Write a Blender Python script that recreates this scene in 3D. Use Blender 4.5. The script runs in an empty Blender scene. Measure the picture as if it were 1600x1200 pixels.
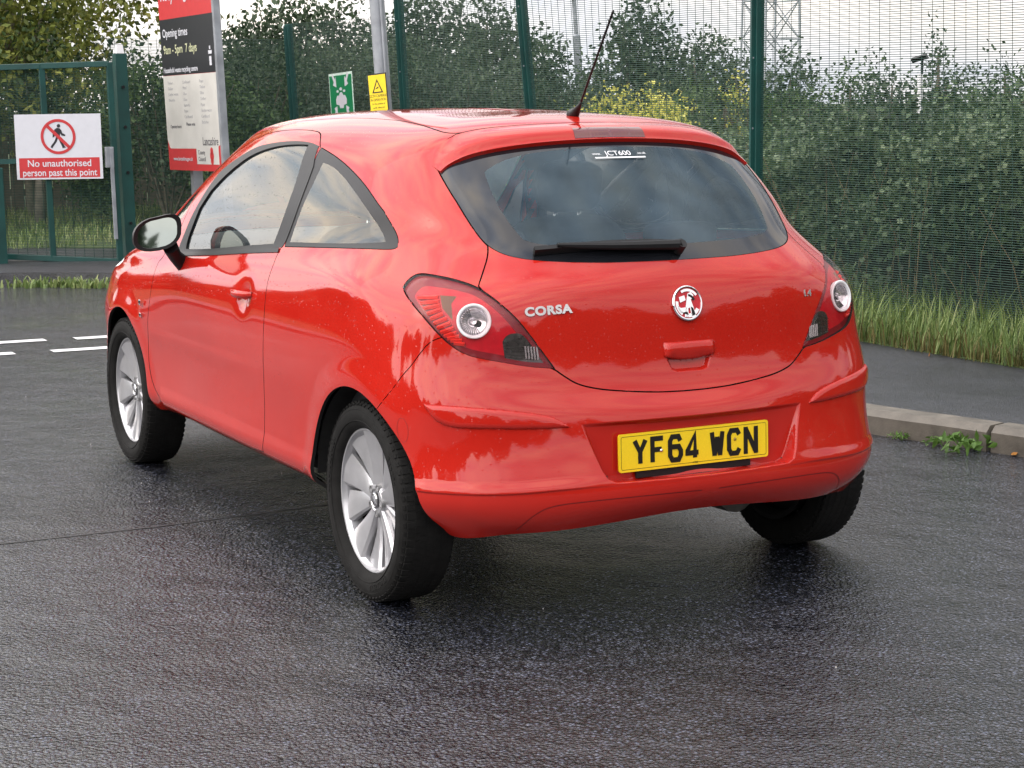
import bpy, bmesh, math, random
import numpy as np
from mathutils import Vector, Matrix
from mathutils.geometry import delaunay_2d_cdt
from mathutils.kdtree import KDTree
random.seed(7); RNG=np.random.default_rng(7)
SC=bpy.context.scene; COL=SC.collection
# ------------------------------------------------------------------ camera
cam_d=bpy.data.cameras.new('camera'); cam=bpy.data.objects.new('camera',cam_d); COL.objects.link(cam)
cam.matrix_world=Matrix(((.88540534,.07712193,-.45837713,-2.9765647),(-.46475884,.13092318,-.87570449,-5.07260564),(-.00752383,.98838825,.15176318,1.50385363),(0,0,0,1)))
cam_d.sensor_width=36; cam_d.lens=36*2906.18/1600; cam_d.clip_start=.05; cam_d.clip_end=600
SC.camera=cam
# ------------------------------------------------------------------ light: soft, mostly clouded evening sky
SUN_EL=math.radians(36); SUN_AZ=math.radians(278)   # compass style, from +Y clockwise
w=bpy.data.worlds.new('World'); SC.world=w; w.use_nodes=True
nt=w.node_tree; N=nt.nodes; L=nt.links; N.clear()
def nn(t,**k):
    n=N.new(t)
    for a,b in k.items(): setattr(n,a,b)
    return n
out=nn('ShaderNodeOutputWorld'); bg=nn('ShaderNodeBackground'); sky=nn('ShaderNodeTexSky',sky_type='NISHITA')
sky.sun_disc=False; sky.sun_elevation=SUN_EL; sky.sun_rotation=SUN_AZ; sky.air_density=1.2; sky.dust_density=2.5
tc=nn('ShaderNodeTexCoord'); mp=nn('ShaderNodeMapping'); mp.inputs['Scale'].default_value=(1,1,3.2)
no=nn('ShaderNodeTexNoise'); no.inputs['Scale'].default_value=2.3; no.inputs['Detail'].default_value=7; no.inputs['Roughness'].default_value=.55
cr=nn('ShaderNodeValToRGB'); cr.color_ramp.elements[0].position=.22; cr.color_ramp.elements[0].color=(.0,.0,.0,1); cr.color_ramp.elements[1].position=.52; cr.color_ramp.elements[1].color=(1,1,1,1)
no2=nn('ShaderNodeTexNoise'); no2.inputs['Scale'].default_value=4.5; no2.inputs['Detail'].default_value=5
cc=nn('ShaderNodeValToRGB'); cc.color_ramp.elements[0].position=.35; cc.color_ramp.elements[0].color=(6.2,6.7,7.8,1); cc.color_ramp.elements[1].position=.68; cc.color_ramp.elements[1].color=(11.6,10.3,8.9,1)
mx=nn('ShaderNodeMix',data_type='RGBA')
L.new(tc.outputs['Generated'],mp.inputs['Vector']); L.new(mp.outputs[0],no.inputs['Vector']); L.new(mp.outputs[0],no2.inputs['Vector'])
L.new(no.outputs['Fac'],cr.inputs[0]); L.new(no2.outputs['Fac'],cc.inputs[0])
L.new(cr.outputs[0],mx.inputs[0]); L.new(sky.outputs[0],mx.inputs[6]); L.new(cc.outputs[0],mx.inputs[7])
dp=nn('ShaderNodeVectorMath',operation='DOT_PRODUCT'); dp.inputs[1].default_value=(math.sin(SUN_AZ)*math.cos(SUN_EL),math.cos(SUN_AZ)*math.cos(SUN_EL),math.sin(SUN_EL)); L.new(tc.outputs['Generated'],dp.inputs[0])
mr=nn('ShaderNodeMapRange',interpolation_type='SMOOTHSTEP'); mr.inputs[1].default_value=-.35; mr.inputs[2].default_value=1; mr.inputs[3].default_value=.72; mr.inputs[4].default_value=1.75; L.new(dp.outputs['Value'],mr.inputs[0])
vm=nn('ShaderNodeVectorMath',operation='SCALE'); L.new(mx.outputs[2],vm.inputs[0]); L.new(mr.outputs[0],vm.inputs['Scale'])
L.new(vm.outputs[0],bg.inputs[0]); bg.inputs[1].default_value=.115; L.new(bg.outputs[0],out.inputs[0])
sl=bpy.data.lights.new('sun','SUN'); sl.energy=.5; sl.angle=math.radians(85); sl.color=(1,.93,.84)
so=bpy.data.objects.new('sun',sl); COL.objects.link(so)
sd=Vector((math.sin(SUN_AZ)*math.cos(SUN_EL),math.cos(SUN_AZ)*math.cos(SUN_EL),math.sin(SUN_EL)))
so.rotation_euler=sd.to_track_quat('Z','Y').to_euler(); so.location=sd*40
vs=SC.view_settings; vs.view_transform='Standard'; vs.look='None'; vs.exposure=0.95; vs.gamma=1; vs.use_curve_mapping=False
try: SC.cycles.transparent_max_bounces=24; SC.cycles.max_bounces=10
except Exception: pass
# ------------------------------------------------------------------ tagging helpers
def tag(o,label=None,cat=None,group=None,kind=None):
    if label: o['label']=label
    if cat: o['category']=cat
    if group: o['group']=group
    if kind: o['kind']=kind
    return o
def empty(name,loc=(0,0,0),rot=(0,0,0),parent=None):
    o=bpy.data.objects.new(name,None); o.empty_display_size=.2; COL.objects.link(o); o.location=loc; o.rotation_euler=rot
    if parent: o.parent=parent
    return o
def mobj(name,verts,faces,mats,parent=None,fm=None,normals=None,smooth=False):
    me=bpy.data.meshes.new(name); me.from_pydata([tuple(v) for v in verts],[],[tuple(int(i) for i in f) for f in faces])
    if not isinstance(mats,(list,tuple)): mats=[mats]
    for m in mats: me.materials.append(m)
    if fm is not None: me.polygons.foreach_set('material_index',np.asarray(fm,dtype=np.int32))
    if smooth or normals is not None: me.polygons.foreach_set('use_smooth',[True]*len(me.polygons))
    me.update()
    if normals is not None: me.normals_split_custom_set_from_vertices([tuple(n) for n in normals])
    o=bpy.data.objects.new(name,me); COL.objects.link(o)
    if parent: o.parent=parent
    return o
class MB:
    def __init__(s): s.v=[]; s.f=[]; s.m=[]
    def add(s,v,f,m=0):
        b=len(s.v); s.v+= [tuple(float(c) for c in q) for q in v]; s.f+=[tuple(b+i for i in q) for q in f]; s.m+=[m]*len(f)
    def box(s,c,d,m=0,R=None,taper=1):
        V=[]
        for z in(-1,1):
            for x,y in((-1,-1),(1,-1),(1,1),(-1,1)):
                k=taper if z>0 else 1
                q=Vector((x*d[0]/2*k,y*d[1]/2*k,z*d[2]/2))
                if R is not None: q=R@q
                V.append(q+Vector(c))
        s.add(V,[(3,2,1,0),(4,5,6,7),(0,1,5,4),(1,2,6,5),(2,3,7,6),(3,0,4,7)],m)
    def prism(s,p0,p1,w,h,m=0,up=(0,0,1)):   # bar from p0 to p1 with section w x h
        p0=Vector(p0);p1=Vector(p1); d=(p1-p0).normalized(); u=Vector(up)
        if abs(d.dot(u))>.98: u=Vector((0,1,0))
        a=d.cross(u).normalized(); b=a.cross(d).normalized(); V=[]
        for q in(p0,p1):
            for i,j in((-1,-1),(1,-1),(1,1),(-1,1)): V.append(q+a*(i*w/2)+b*(j*h/2))
        s.add(V,[(0,1,2,3),(7,6,5,4),(0,4,5,1),(1,5,6,2),(2,6,7,3),(3,7,4,0)],m)
    def tube(s,pts,r,n=10,m=0,cap=True):
        pts=[Vector(q) for q in pts]; rs=r if isinstance(r,(list,tuple)) else [r]*len(pts); V=[];F=[]; a=None
        for i,q in enumerate(pts):
            d=(pts[min(i+1,len(pts)-1)]-pts[max(i-1,0)]).normalized()
            if a is None: a=d.orthogonal().normalized()
            a=(a-d*a.dot(d)).normalized(); b=d.cross(a)
            for k in range(n):
                t=2*math.pi*k/n; V.append(q+(a*math.cos(t)+b*math.sin(t))*rs[i])
        for i in range(len(pts)-1):
            for k in range(n): F.append((i*n+k,i*n+(k+1)%n,(i+1)*n+(k+1)%n,(i+1)*n+k))
        if cap: F.append(tuple(range(n))[::-1]); F.append(tuple((len(pts)-1)*n+k for k in range(n)))
        s.add(V,F,m)
    def lathe(s,prof,n=48,m=0,c=(0,0,0),axis='x',sy=1):  # prof: (axial,radius)
        V=[];F=[]
        for a,r in prof:
            for k in range(n):
                t=2*math.pi*k/n; y,z=r*math.cos(t),r*math.sin(t)
                V.append((c[0]+a,c[1]+y,c[2]+z) if axis=='x' else (c[0]+y,c[1]+z,c[2]+a))
        for i in range(len(prof)-1):
            for k in range(n): F.append((i*n+k,i*n+(k+1)%n,(i+1)*n+(k+1)%n,(i+1)*n+k))
        s.add(V,F,m)
    def build(s,name,mats,parent=None,smooth=False,bevel=0,auto=None):
        o=mobj(name,s.v,s.f,mats,parent,s.m,smooth=smooth)
        if auto is not None:
            o.data.polygons.foreach_set('use_smooth',[True]*len(o.data.polygons))
            try: o.data.set_sharp_from_angle(angle=math.radians(auto))
            except Exception: pass
        if bevel:
            b=o.modifiers.new('bevel','BEVEL'); b.width=bevel; b.segments=2; b.limit_method='ANGLE'; b.angle_limit=math.radians(35)
        return o
def text_obj(name,body,size,mat,M,parent=None,ext=.002,bold=0,sx=1.0,align='CENTER',spacing=1.0):
    cu=bpy.data.curves.new(name,'FONT'); cu.body=body; cu.size=size; cu.extrude=ext; cu.offset=bold; cu.align_x=align; cu.align_y='CENTER'; cu.space_character=spacing
    o=bpy.data.objects.new(name,cu); COL.objects.link(o)
    dg=bpy.context.evaluated_depsgraph_get(); me=bpy.data.meshes.new_from_object(o.evaluated_get(dg)); bpy.data.objects.remove(o)
    me.name=name; me.materials.clear(); me.materials.append(mat)
    S=Matrix.Diagonal((sx,1,1,1)); me.transform(M@S)
    o=bpy.data.objects.new(name,me); COL.objects.link(o)
    if parent: o.parent=parent
    return o
# ------------------------------------------------------------------ materials
def newmat(name):
    m=bpy.data.materials.new(name); m.use_nodes=True; nt=m.node_tree; b=nt.nodes['Principled BSDF']; return m,nt,b
def lk(nt,a,b): nt.links.new(a,b)
def nd(nt,t,**k):
    n=nt.nodes.new(t)
    for a,b in k.items():
        if a in n.inputs: n.inputs[a].default_value=b
        else: setattr(n,a,b)
    return n
def ramp(nt,fac,stops):
    r=nt.nodes.new('ShaderNodeValToRGB'); e=r.color_ramp.elements
    while len(e)>1: e.remove(e[-1])
    e[0].position=stops[0][0]; c=stops[0][1]; e[0].color=(*c,1) if len(c)==3 else c
    for p_,c in stops[1:]:
        q=e.new(p_); q.color=(*c,1)
    lk(nt,fac,r.inputs[0]); return r.outputs[0]
def simple(name,col,rough=.5,metal=0,var=.12,scale=18,bump=.0,coat=0,spec=.5):
    m,nt,b=newmat(name); g=nd(nt,'ShaderNodeTexCoord'); n=nd(nt,'ShaderNodeTexNoise',Scale=scale,Detail=5.0); lk(nt,g.outputs['Object'],n.inputs['Vector'])
    lo=tuple(max(0,c*(1-var)) for c in col); hi=tuple(min(1,c*(1+var)) for c in col)
    lk(nt,ramp(nt,n.outputs[0],[(.3,lo),(.7,hi)]),b.inputs['Base Color']); b.inputs['Roughness'].default_value=rough; b.inputs['Metallic'].default_value=metal
    b.inputs['Coat Weight'].default_value=coat; b.inputs['Coat Roughness'].default_value=.04; b.inputs['Specular IOR Level'].default_value=spec
    if bump:
        bp=nd(nt,'ShaderNodeBump',Strength=bump,Distance=.002); n2=nd(nt,'ShaderNodeTexNoise',Scale=scale*12,Detail=3.0); lk(nt,g.outputs['Object'],n2.inputs['Vector']); lk(nt,n2.outputs[0],bp.inputs['Height']); lk(nt,bp.outputs[0],b.inputs['Normal'])
    return m
def drops(nt,co,strength=.5,scale=110,dist=.0015):   # sparse rain drops standing on a surface
    v=nd(nt,'ShaderNodeTexVoronoi',Scale=scale); v.inputs['Randomness'].default_value=1; lk(nt,co,v.inputs['Vector'])
    sep=nd(nt,'ShaderNodeSeparateColor'); lk(nt,v.outputs['Color'],sep.inputs[0])
    r=nd(nt,'ShaderNodeMath',operation='MULTIPLY_ADD'); r.inputs[1].default_value=.42; r.inputs[2].default_value=-.12; lk(nt,sep.outputs[0],r.inputs[0])   # drop radius per cell, many zero
    s=nd(nt,'ShaderNodeMath',operation='SUBTRACT'); lk(nt,r.outputs[0],s.inputs[0]); lk(nt,v.outputs['Distance'],s.inputs[1])
    k=nd(nt,'ShaderNodeMath',operation='MULTIPLY'); k.inputs[1].default_value=5; k.use_clamp=True; lk(nt,s.outputs[0],k.inputs[0])
    bp=nd(nt,'ShaderNodeBump',Strength=strength,Distance=dist); lk(nt,k.outputs[0],bp.inputs['Height']); return bp,k
def paint(name='red paint'):
    m,nt,b=newmat(name); g=nd(nt,'ShaderNodeTexCoord')
    n=nd(nt,'ShaderNodeTexNoise',Scale=2.2,Detail=6.0,Roughness=.6); lk(nt,g.outputs['Object'],n.inputs['Vector'])
    lk(nt,ramp(nt,n.outputs[0],[(.3,(.40,.013,.008)),(.7,(.45,.018,.011))]),b.inputs['Base Color'])
    b.inputs['Roughness'].default_value=.45; b.inputs['Specular IOR Level'].default_value=.0; b.inputs['Coat Weight'].default_value=1; b.inputs['Coat IOR'].default_value=1.5
    # road film: slightly duller low down and in patches
    n3=nd(nt,'ShaderNodeTexNoise',Scale=5.0,Detail=8.0,Roughness=.7); lk(nt,g.outputs['Object'],n3.inputs['Vector'])
    lk(nt,ramp(nt,n3.outputs[0],[(.35,(.03,)*3),(.80,(.09,)*3)]),b.inputs['Coat Roughness'])
    bp,k=drops(nt,g.outputs['Object'],.30,95,.0016)
    wv=nd(nt,'ShaderNodeTexNoise',Scale=3.0,Detail=2.0); lk(nt,g.outputs['Object'],wv.inputs['Vector'])
    b2=nd(nt,'ShaderNodeBump',Strength=.02,Distance=.01); lk(nt,wv.outputs[0],b2.inputs['Height']); 
    lk(nt,b2.outputs[0],bp.inputs['Normal']); lk(nt,bp.outputs[0],b.inputs['Coat Normal']); 
    return m
def glassmat(name,tint=(.55,.6,.6),rough=.0,refl=1.0,haze=.0,drop=True,gcol=(.95,1,1)):
    m,nt,b=newmat(name); nt.nodes.remove(b); o=nt.nodes['Material Output']; g=nd(nt,'ShaderNodeTexCoord')
    t=nd(nt,'ShaderNodeBsdfTransparent'); t.inputs[0].default_value=(*tint,1); gl=nd(nt,'ShaderNodeBsdfGlossy'); gl.inputs['Roughness'].default_value=rough; gl.inputs[0].default_value=(*gcol,1)
    f=nd(nt,'ShaderNodeFresnel',IOR=1.6); mu=nd(nt,'ShaderNodeMath',operation='MULTIPLY'); mu.inputs[1].default_value=refl; mu.use_clamp=True; lk(nt,f.outputs[0],mu.inputs[0])
    mxs=nd(nt,'ShaderNodeMixShader'); lk(nt,mu.outputs[0],mxs.inputs[0]); lk(nt,t.outputs[0],mxs.inputs[1]); lk(nt,gl.outputs[0],mxs.inputs[2]); last=mxs.outputs[0]
    if drop:
        bp,k=drops(nt,g.outputs['Object'],.6,95); lk(nt,bp.outputs[0],gl.inputs['Normal']); lk(nt,bp.outputs[0],f.inputs['Normal'])
    if haze:  # pale blue haze mixed into the glass colour, standing in for sky reflection
        d=nd(nt,'ShaderNodeBsdfDiffuse'); d.inputs[0].default_value=(.34,.50,.64,1); n=nd(nt,'ShaderNodeTexNoise',Scale=6.0,Detail=6.0); lk(nt,g.outputs['Object'],n.inputs['Vector'])
        m2=nd(nt,'ShaderNodeMixShader'); lk(nt,ramp(nt,n.outputs[0],[(.3,(haze*.4,)*3),(.75,(haze*1.3,)*3)]),m2.inputs[0]); lk(nt,last,m2.inputs[1]); lk(nt,d.outputs[0],m2.inputs[2]); last=m2.outputs[0]
    lk(nt,last,o.inputs[0]); return m
M_paint=paint()
M_black=simple('black trim',(.010,.010,.011),.42,bump=.1,scale=30,spec=.3)
M_frit=simple('black glass border',(.010,.011,.014),.06,spec=.6)
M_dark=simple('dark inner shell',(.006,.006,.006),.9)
M_fabric=simple('charcoal seat cloth',(.020,.021,.024),.9,var=.3,scale=60,bump=.4)
M_plast=simple('grey interior plastic',(.05,.052,.055),.6)
M_glass=glassmat('rear window glass',(.96,.98,1.0),.0,.50,.10,False,(.78,.95,1.0))
M_wind=glassmat('windscreen glass',(.95,.98,.97),.0,.8,.0,False)
M_sglass=glassmat('side window glass',(.80,.84,.80),.0,1.2,.03,True,(1,.96,.87))
M_chrome=simple('chrome',(.80,.80,.82),.12,1.0,var=.05)
M_silver=simple('silver wheel paint',(.50,.50,.52),.34,.7,var=.08,coat=.5)
M_silver_d=simple('shaded wheel casting',(.30,.30,.30),.4,.7,var=.15)
M_tyre=simple('tyre rubber',(.009,.0088,.0085),.8,spec=.2,var=.35,scale=25,bump=.5)
M_brake=simple('brake disc steel',(.12,.11,.10),.45,.8,var=.3)
M_white=simple('white',(.80,.80,.82),.4,var=.04)
M_silverp=simple('chrome lettering',(.55,.54,.54),.25,.8)
# ---- body surface: control net (rows bottom->roof spine, columns rear centre -> side -> front centre)
BX=np.array([0,.28,.485,.657,.775,.838,.856,.858,.855,.852,.848,.847,.845,.822,.71,.43,0])
BY=np.array([-.509,-.495,-.460,-.405,-.318,-.185,.02,.35,.75,1.2,1.65,2.05,2.45,2.8,3.10,3.26,3.32])
def low(xs,yr,zr,zc,zs,zf,yf=3.32,corner=1.0,fx=1.0):
    # xs half width on the sides, yr rear centre, z at rear/corner/side/front
    X=BX/.855*xs; Y=BY.copy()
    d=(BY-BY[0]); 
    w=np.clip(1-(np.arange(17)/7.0),0,1)
    Y=BY+(yr-BY[0])*w**.5*(np.arange(17)<7)
    Y[:7]=np.minimum(Y[:7],BY[:7]+ (yr-BY[0])*w[:7]**.5)
    X[3:6]*= corner
    wf=np.clip((np.arange(17)-10)/6.0,0,1); Y=Y+(yf-3.32)*wf
    X=X*(1+(fx-1)*wf)
    Z=np.interp(np.arange(17),[0,3,5,7,11,13,16],[zr,zc,(zc+zs)/2,zs,zs,(zs+zf)/2,zf])
    return np.stack([X,Y,Z],1)
rows=[]
r0=low(.800,-.570,.305,.262,.285,.20,3.20,.95); r0[3:6,2]=[.268,.262,.292]; rows.append(r0)   #0 bottom edge
rows.append(low(.832,-.618,.352,.315,.315,.28,3.28,.975)) #1
rows.append(low(.846,-.632,.408,.385,.36,.36,3.33,1.0)) #2 lip
rows.append(low(.845,-.608,.485,.47,.44,.45,3.36,1.0))  #3
rows.append(low(.848,-.585,.56,.55,.54,.54,3.36,1.0))  #4
rows.append(low(.854,-.568,.615,.625,.63,.62,3.34,1.0))  #5
rows.append(low(.856,-.536,.665,.70,.71,.70,3.31,.995,.965))  #6
rows.append(low(.852,-.511,.76,.79,.79,.78,3.24,.985,.935))  #7
r8=low(.838,-.499,.88,.89,.86,.83,3.12,.975,.92)
r8[:,2]=np.interp(np.arange(17),[0,3,5,7,9,11,13,16],[.88,.89,.895,.89,.875,.85,.83,.80]); rows.append(r8) #8
r9=low(.815,-.475,.965,.985,.93,.90,2.95,.955,.93)
r9[:,2]=np.interp(np.arange(17),[0,3,5,7,9,11,13,16],[.965,.978,.982,.972,.94,.905,.89,.88])
r9[:,1]+=np.array([0,.0,.01,.03,.045,.05,.04,.03,0,0,0,0,0,-.04,-.1,-.12,-.12]); rows.append(r9) #9
belt=np.array([(0,-.43,1.03),(.25,-.405,1.037),(.43,-.345,1.05),(.552,-.26,1.066),(.632,-.163,1.078),(.694,-.04,1.08),(.740,.12,1.07),(.775,.4,1.048),(.788,.8,1.02),(.792,1.2,.99),(.79,1.6,.96),(.782,2.03,.945),(.742,2.32,.955),(.63,2.52,.975),(.46,2.65,.99),(.24,2.73,1.0),(0,2.76,1.0)])
rows.append(belt) #10
top=np.array([(0,-.05,1.375),(.24,-.035,1.368),(.42,.0,1.35),(.545,.06,1.328),(.61,.16,1.318),(.64,.28,1.32),(.655,.42,1.33),(.667,.62,1.345),(.672,.85,1.36),(.672,1.05,1.365),(.667,1.24,1.362),(.652,1.42,1.35),(.612,1.585,1.347),(.515,1.70,1.362),(.38,1.79,1.38),(.2,1.83,1.388),(0,1.84,1.39)])
def mix(f,b): # between belt and top with outward bulge b
    m=belt*(1-f)+top*f
    d=np.gradient(m,axis=0); n=np.stack([-d[:,1]*0+d[:,1],-d[:,0],0*d[:,0]],1); n/=np.linalg.norm(n[:,:2],axis=1)[:,None]+1e-9
    n[0]=(0,-1,0); n[-1]=(0,1,0)
    return m+n*b
rows.append(mix(.34,.010)); rows.append(mix(.69,.012)) #11,12
rows.append(top) #13
spine=np.zeros((17,3)); spine[:,1]=np.interp(np.arange(17),[0,5,6,7,8,9,10,11,16],[.45,.45,.5,.64,.85,1.0,1.08,1.15,1.2]); spine[:,2]=np.interp(spine[:,1],[.4,.8,1.2],[1.457,1.471,1.470])
fr=[(.13,.50),(.36,.80),(.67,.95)]
for fx,fz in fr:
    m=top.copy(); m[:,:2]=top[:,:2]*(1-fx)+spine[:,:2]*fx; m[:,2]=top[:,2]*(1-fz)+spine[:,2]*fz
    rows.append(m)
spine[:,0]=0
rows.append(spine)
NET=np.array(rows)  # R x 17 x 3
NR,NC=NET.shape[:2]
def spl_mat(n,sym0,sym1):
    # cubic B-spline interpolation coefficients; end conditions natural or symmetric handled by caller
    A=np.zeros((n+2,n+2)); 
    for i in range(n): A[i+1,i:i+3]=[1/6,4/6,1/6]
    A[0,:3]=[1,-2,1] if not sym0 else [0,0,0]; A[-1,-3:]=[1,-2,1] if not sym1 else [0,0,0]
    return A
def coef_rows(P):  # along axis 0, natural
    n=len(P); A=spl_mat(n,0,0); B=np.zeros((n+2,)+P.shape[1:]); B[1:-1]=P
    return np.linalg.solve(A,B.reshape(n+2,-1)).reshape(B.shape)
def coef_cols(P): # along axis 0 of P (cols), mirror symmetric: x odd, y,z even
    n=len(P); out=np.zeros((n+2,)+P.shape[1:])
    for k in range(3):
        A=spl_mat(n,1,1); s=-1 if k==0 else 1
        A[0,0]=1;A[0,2]=-s; A[-1,-1]=1;A[-1,-3]=-s
        B=np.zeros((n+2,P[...,k].reshape(n,-1).shape[1])); B[1:-1]=P[...,k].reshape(n,-1)
        out[...,k]=np.linalg.solve(A,B).reshape(out[...,k].shape)
    return out
C1=coef_rows(NET); C2=coef_cols(np.swapaxes(C1,0,1))  # (NC+2, NR+2, 3)
def basis(u,n):
    u=np.clip(u,0,n-1-1e-9); i=u.astype(int); f=u-i
    w=np.stack([(1-f)**3,3*f**3-6*f**2+4,-3*f**3+3*f**2+3*f+1,f**3],-1)/6
    return i,w
def S0(s,t):  # s in 0..16 (around), t in 0..NR-1 (up)
    s=np.asarray(s,float);t=np.asarray(t,float)
    i,a=basis(s,NC); j,b=basis(t,NR); out=np.zeros(s.shape+(3,))
    for k in range(4):
        for l in range(4):
            out+=C2[i+k,j+l]*(a[...,k]*b[...,l])[...,None]
    return out
OUT={'lamp': [(4.786, 8.803), (4.668, 9.085), (4.441, 9.253), (3.975, 9.227), (3.545, 9.152), (3.1, 8.968), (2.75, 8.581), (2.409, 8.085), (2.16, 7.634), (1.927, 7.151), (1.727, 6.665), (1.952, 6.677), (2.266, 6.724), (2.591, 6.802), (2.887, 6.867), (3.203, 6.976), (3.491, 7.207), (3.79, 7.514), (4.088, 7.842), (4.429, 8.233), (4.689, 8.597)], 'lamp_ribs': [(4.418, 8.672), (3.878, 8.728), (3.806, 8.2), (3.471, 7.647), (3.219, 7.211), (3.427, 7.261), (3.736, 7.516), (4.098, 8.004)], 'lamp_rev': [(2.562, 7.353), (2.514, 7.51), (2.396, 7.589), (2.233, 7.574), (2.079, 7.299), (1.876, 6.807), (2.208, 6.828), (2.511, 6.908)], 'lamp_amber': [(3.836, 8.731), (3.481, 8.708), (3.591, 8.468), (3.557, 7.931), (3.778, 8.3)], 'lamp_ring': [(3.123, 7.908)], 'tailgate': [(-0.4, 11.5), (1.5, 11.5), (1.985, 11.222), (2.822, 10.204), (2.982, 9.543), (3.031, 9.237), (3.069, 8.969), (2.547, 8.133), (2.253, 7.515), (2.035, 7.047), (1.82, 6.69), (1.715, 6.609), (1.652, 6.506), (1.562, 6.38), (1.459, 6.226), (1.346, 6.117), (1.192, 6.024), (1.01, 5.948), (0.738, 5.888), (0.442, 5.834), (0.185, 5.827), (-0.038, 5.83), (-0.4, 5.83)], 'glass': [(3.027, 12.584), (3.048, 11.916), (2.967, 11.327), (2.928, 10.557), (2.877, 10.33), (2.76, 10.138), (2.511, 9.979), (2.105, 9.91), (1.515, 9.915), (0.868, 9.936), (0.45, 9.977), (0.035, 10.006)], 'glass_top': [(3.027, 12.584), (2.77, 12.738), (2.507, 12.841), (2.033, 12.946), (1.172, 13.006), (0.462, 13.024), (0.013, 13.017)], 'clear': [(2.122, 12.324), (2.175, 12.019), (2.199, 11.663), (2.169, 11.193), (2.1, 10.722), (2.033, 10.492), (1.821, 10.392), (1.216, 10.38), (0.518, 10.404), (-0.067, 10.416)], 'clear_top': [(2.122, 12.324), (1.883, 12.486), (1.515, 12.644), (1.079, 12.721), (0.517, 12.759), (-0.019, 12.775)], 'gap_top': [(2.827, 14.022), (2.441, 14.222), (1.984, 14.302), (1.267, 14.354), (0.765, 14.375), (0.066, 14.408), (-0.087, 14.007)], 'ditch': [(2.827, 14.022), (4.269, 14.578), (6.225, 14.874), (7.146, 14.878), (7.876, 14.767), (8.72, 14.617)], 'door': [(7.632, 13.604), (7.267, 12.99), (7.473, 11.976), (7.679, 11.081), (7.84, 10.134), (7.996, 9.571), (8.077, 8.658), (8.036, 7.789), (8.024, 6.744), (8.057, 5.195), (8.126, 3.322), (8.136, 2.018), (8.193, 1.229), (8.34, 1.112), (8.794, 0.75), (9.727, 0.448), (10.506, 0.59), (10.889, 0.988), (10.982, 0.738), (10.964, 1.711), (11.11, 2.389), (11.227, 3.444), (11.181, 4.718), (11.135, 6.166), (11.116, 7.343), (11.238, 8.476), (10.971, 9.932), (10.843, 10.395), (11.066, 10.83), (11.491, 11.45), (11.713, 12.128), (11.352, 12.802), (10.306, 13.287), (9.208, 13.573), (8.124, 13.67)], 'dglass': [(10.527, 9.422), (10.605, 10.154), (10.695, 10.54), (10.849, 10.908), (11.109, 11.692), (11.177, 12.136), (11.002, 12.368), (10.248, 12.74), (9.125, 12.92), (7.726, 13.12), (7.323, 13.031), (7.324, 12.329), (7.516, 11.5), (7.677, 10.754), (7.812, 10.134), (7.871, 9.97), (9.114, 9.89), (9.965, 9.728)], 'dclear': [(10.372, 9.937), (10.586, 10.718), (10.757, 11.106), (10.824, 11.599), (10.707, 11.991), (10.416, 12.307), (9.974, 12.545), (9.002, 12.791), (7.676, 12.995), (7.72, 12.09), (7.871, 11.162), (8.004, 10.389), (8.061, 10.098), (9.149, 10.034)], 'tri': [(10.919, 10.282), (11.245, 10.81), (11.848, 11.403), (11.595, 11.666)], 'qglass': [(7.229, 13.0), (6.669, 12.804), (6.15, 12.468), (5.647, 11.858), (5.278, 11.09), (5.238, 10.516), (5.212, 10.112), (5.236, 9.9), (5.346, 9.818), (6.257, 9.878), (7.094, 9.955), (7.817, 9.992), (7.812, 10.134), (7.678, 10.926), (7.459, 11.874)], 'qclear': [(7.044, 12.499), (6.635, 12.388), (6.221, 11.88), (5.804, 11.152), (5.68, 10.558), (5.6, 10.057), (6.289, 10.04), (7.105, 10.107), (7.719, 10.153), (7.627, 10.669), (7.412, 11.47)], 'seam': [(3.736, 7.516), (3.967, 7.333), (4.176, 6.949), (4.355, 6.58), (4.561, 6.249), (4.871, 5.631), (5.251, 4.901), (5.485, 4.531)], 'strip': [(4.104, 5.303), (3.854, 5.3), (3.379, 5.279), (2.538, 5.151), (1.932, 4.9), (1.743, 4.573), (1.656, 4.354), (1.806, 4.318), (2.553, 4.394), (3.077, 4.444), (3.581, 4.469), (3.871, 4.685), (4.017, 5.013)], 'recess': [(0.0, 4.271), (1.442, 4.381), (1.355, 3.481), (1.257, 2.716), (1.191, 2.362), (1.089, 2.163), (0.826, 2.004), (0.106, 1.942), (0.0, 2.565)], 'diff': [(2.725, 0.371), (2.45, 1.078), (2.228, 1.439), (2.065, 1.554), (1.887, 1.607), (1.438, 1.623), (0.909, 1.585), (0.101, 1.414)], 'handle': [(-0.004, 8.241), (0.006, 6.991)], 'hinge': [(8.565, 7.611)], 'corsa': [(2.185, 8.222), (1.492, 8.192)], 'one4': [(1.974, 8.192)], 'tow': [(4.647, 4.268)]}
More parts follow.
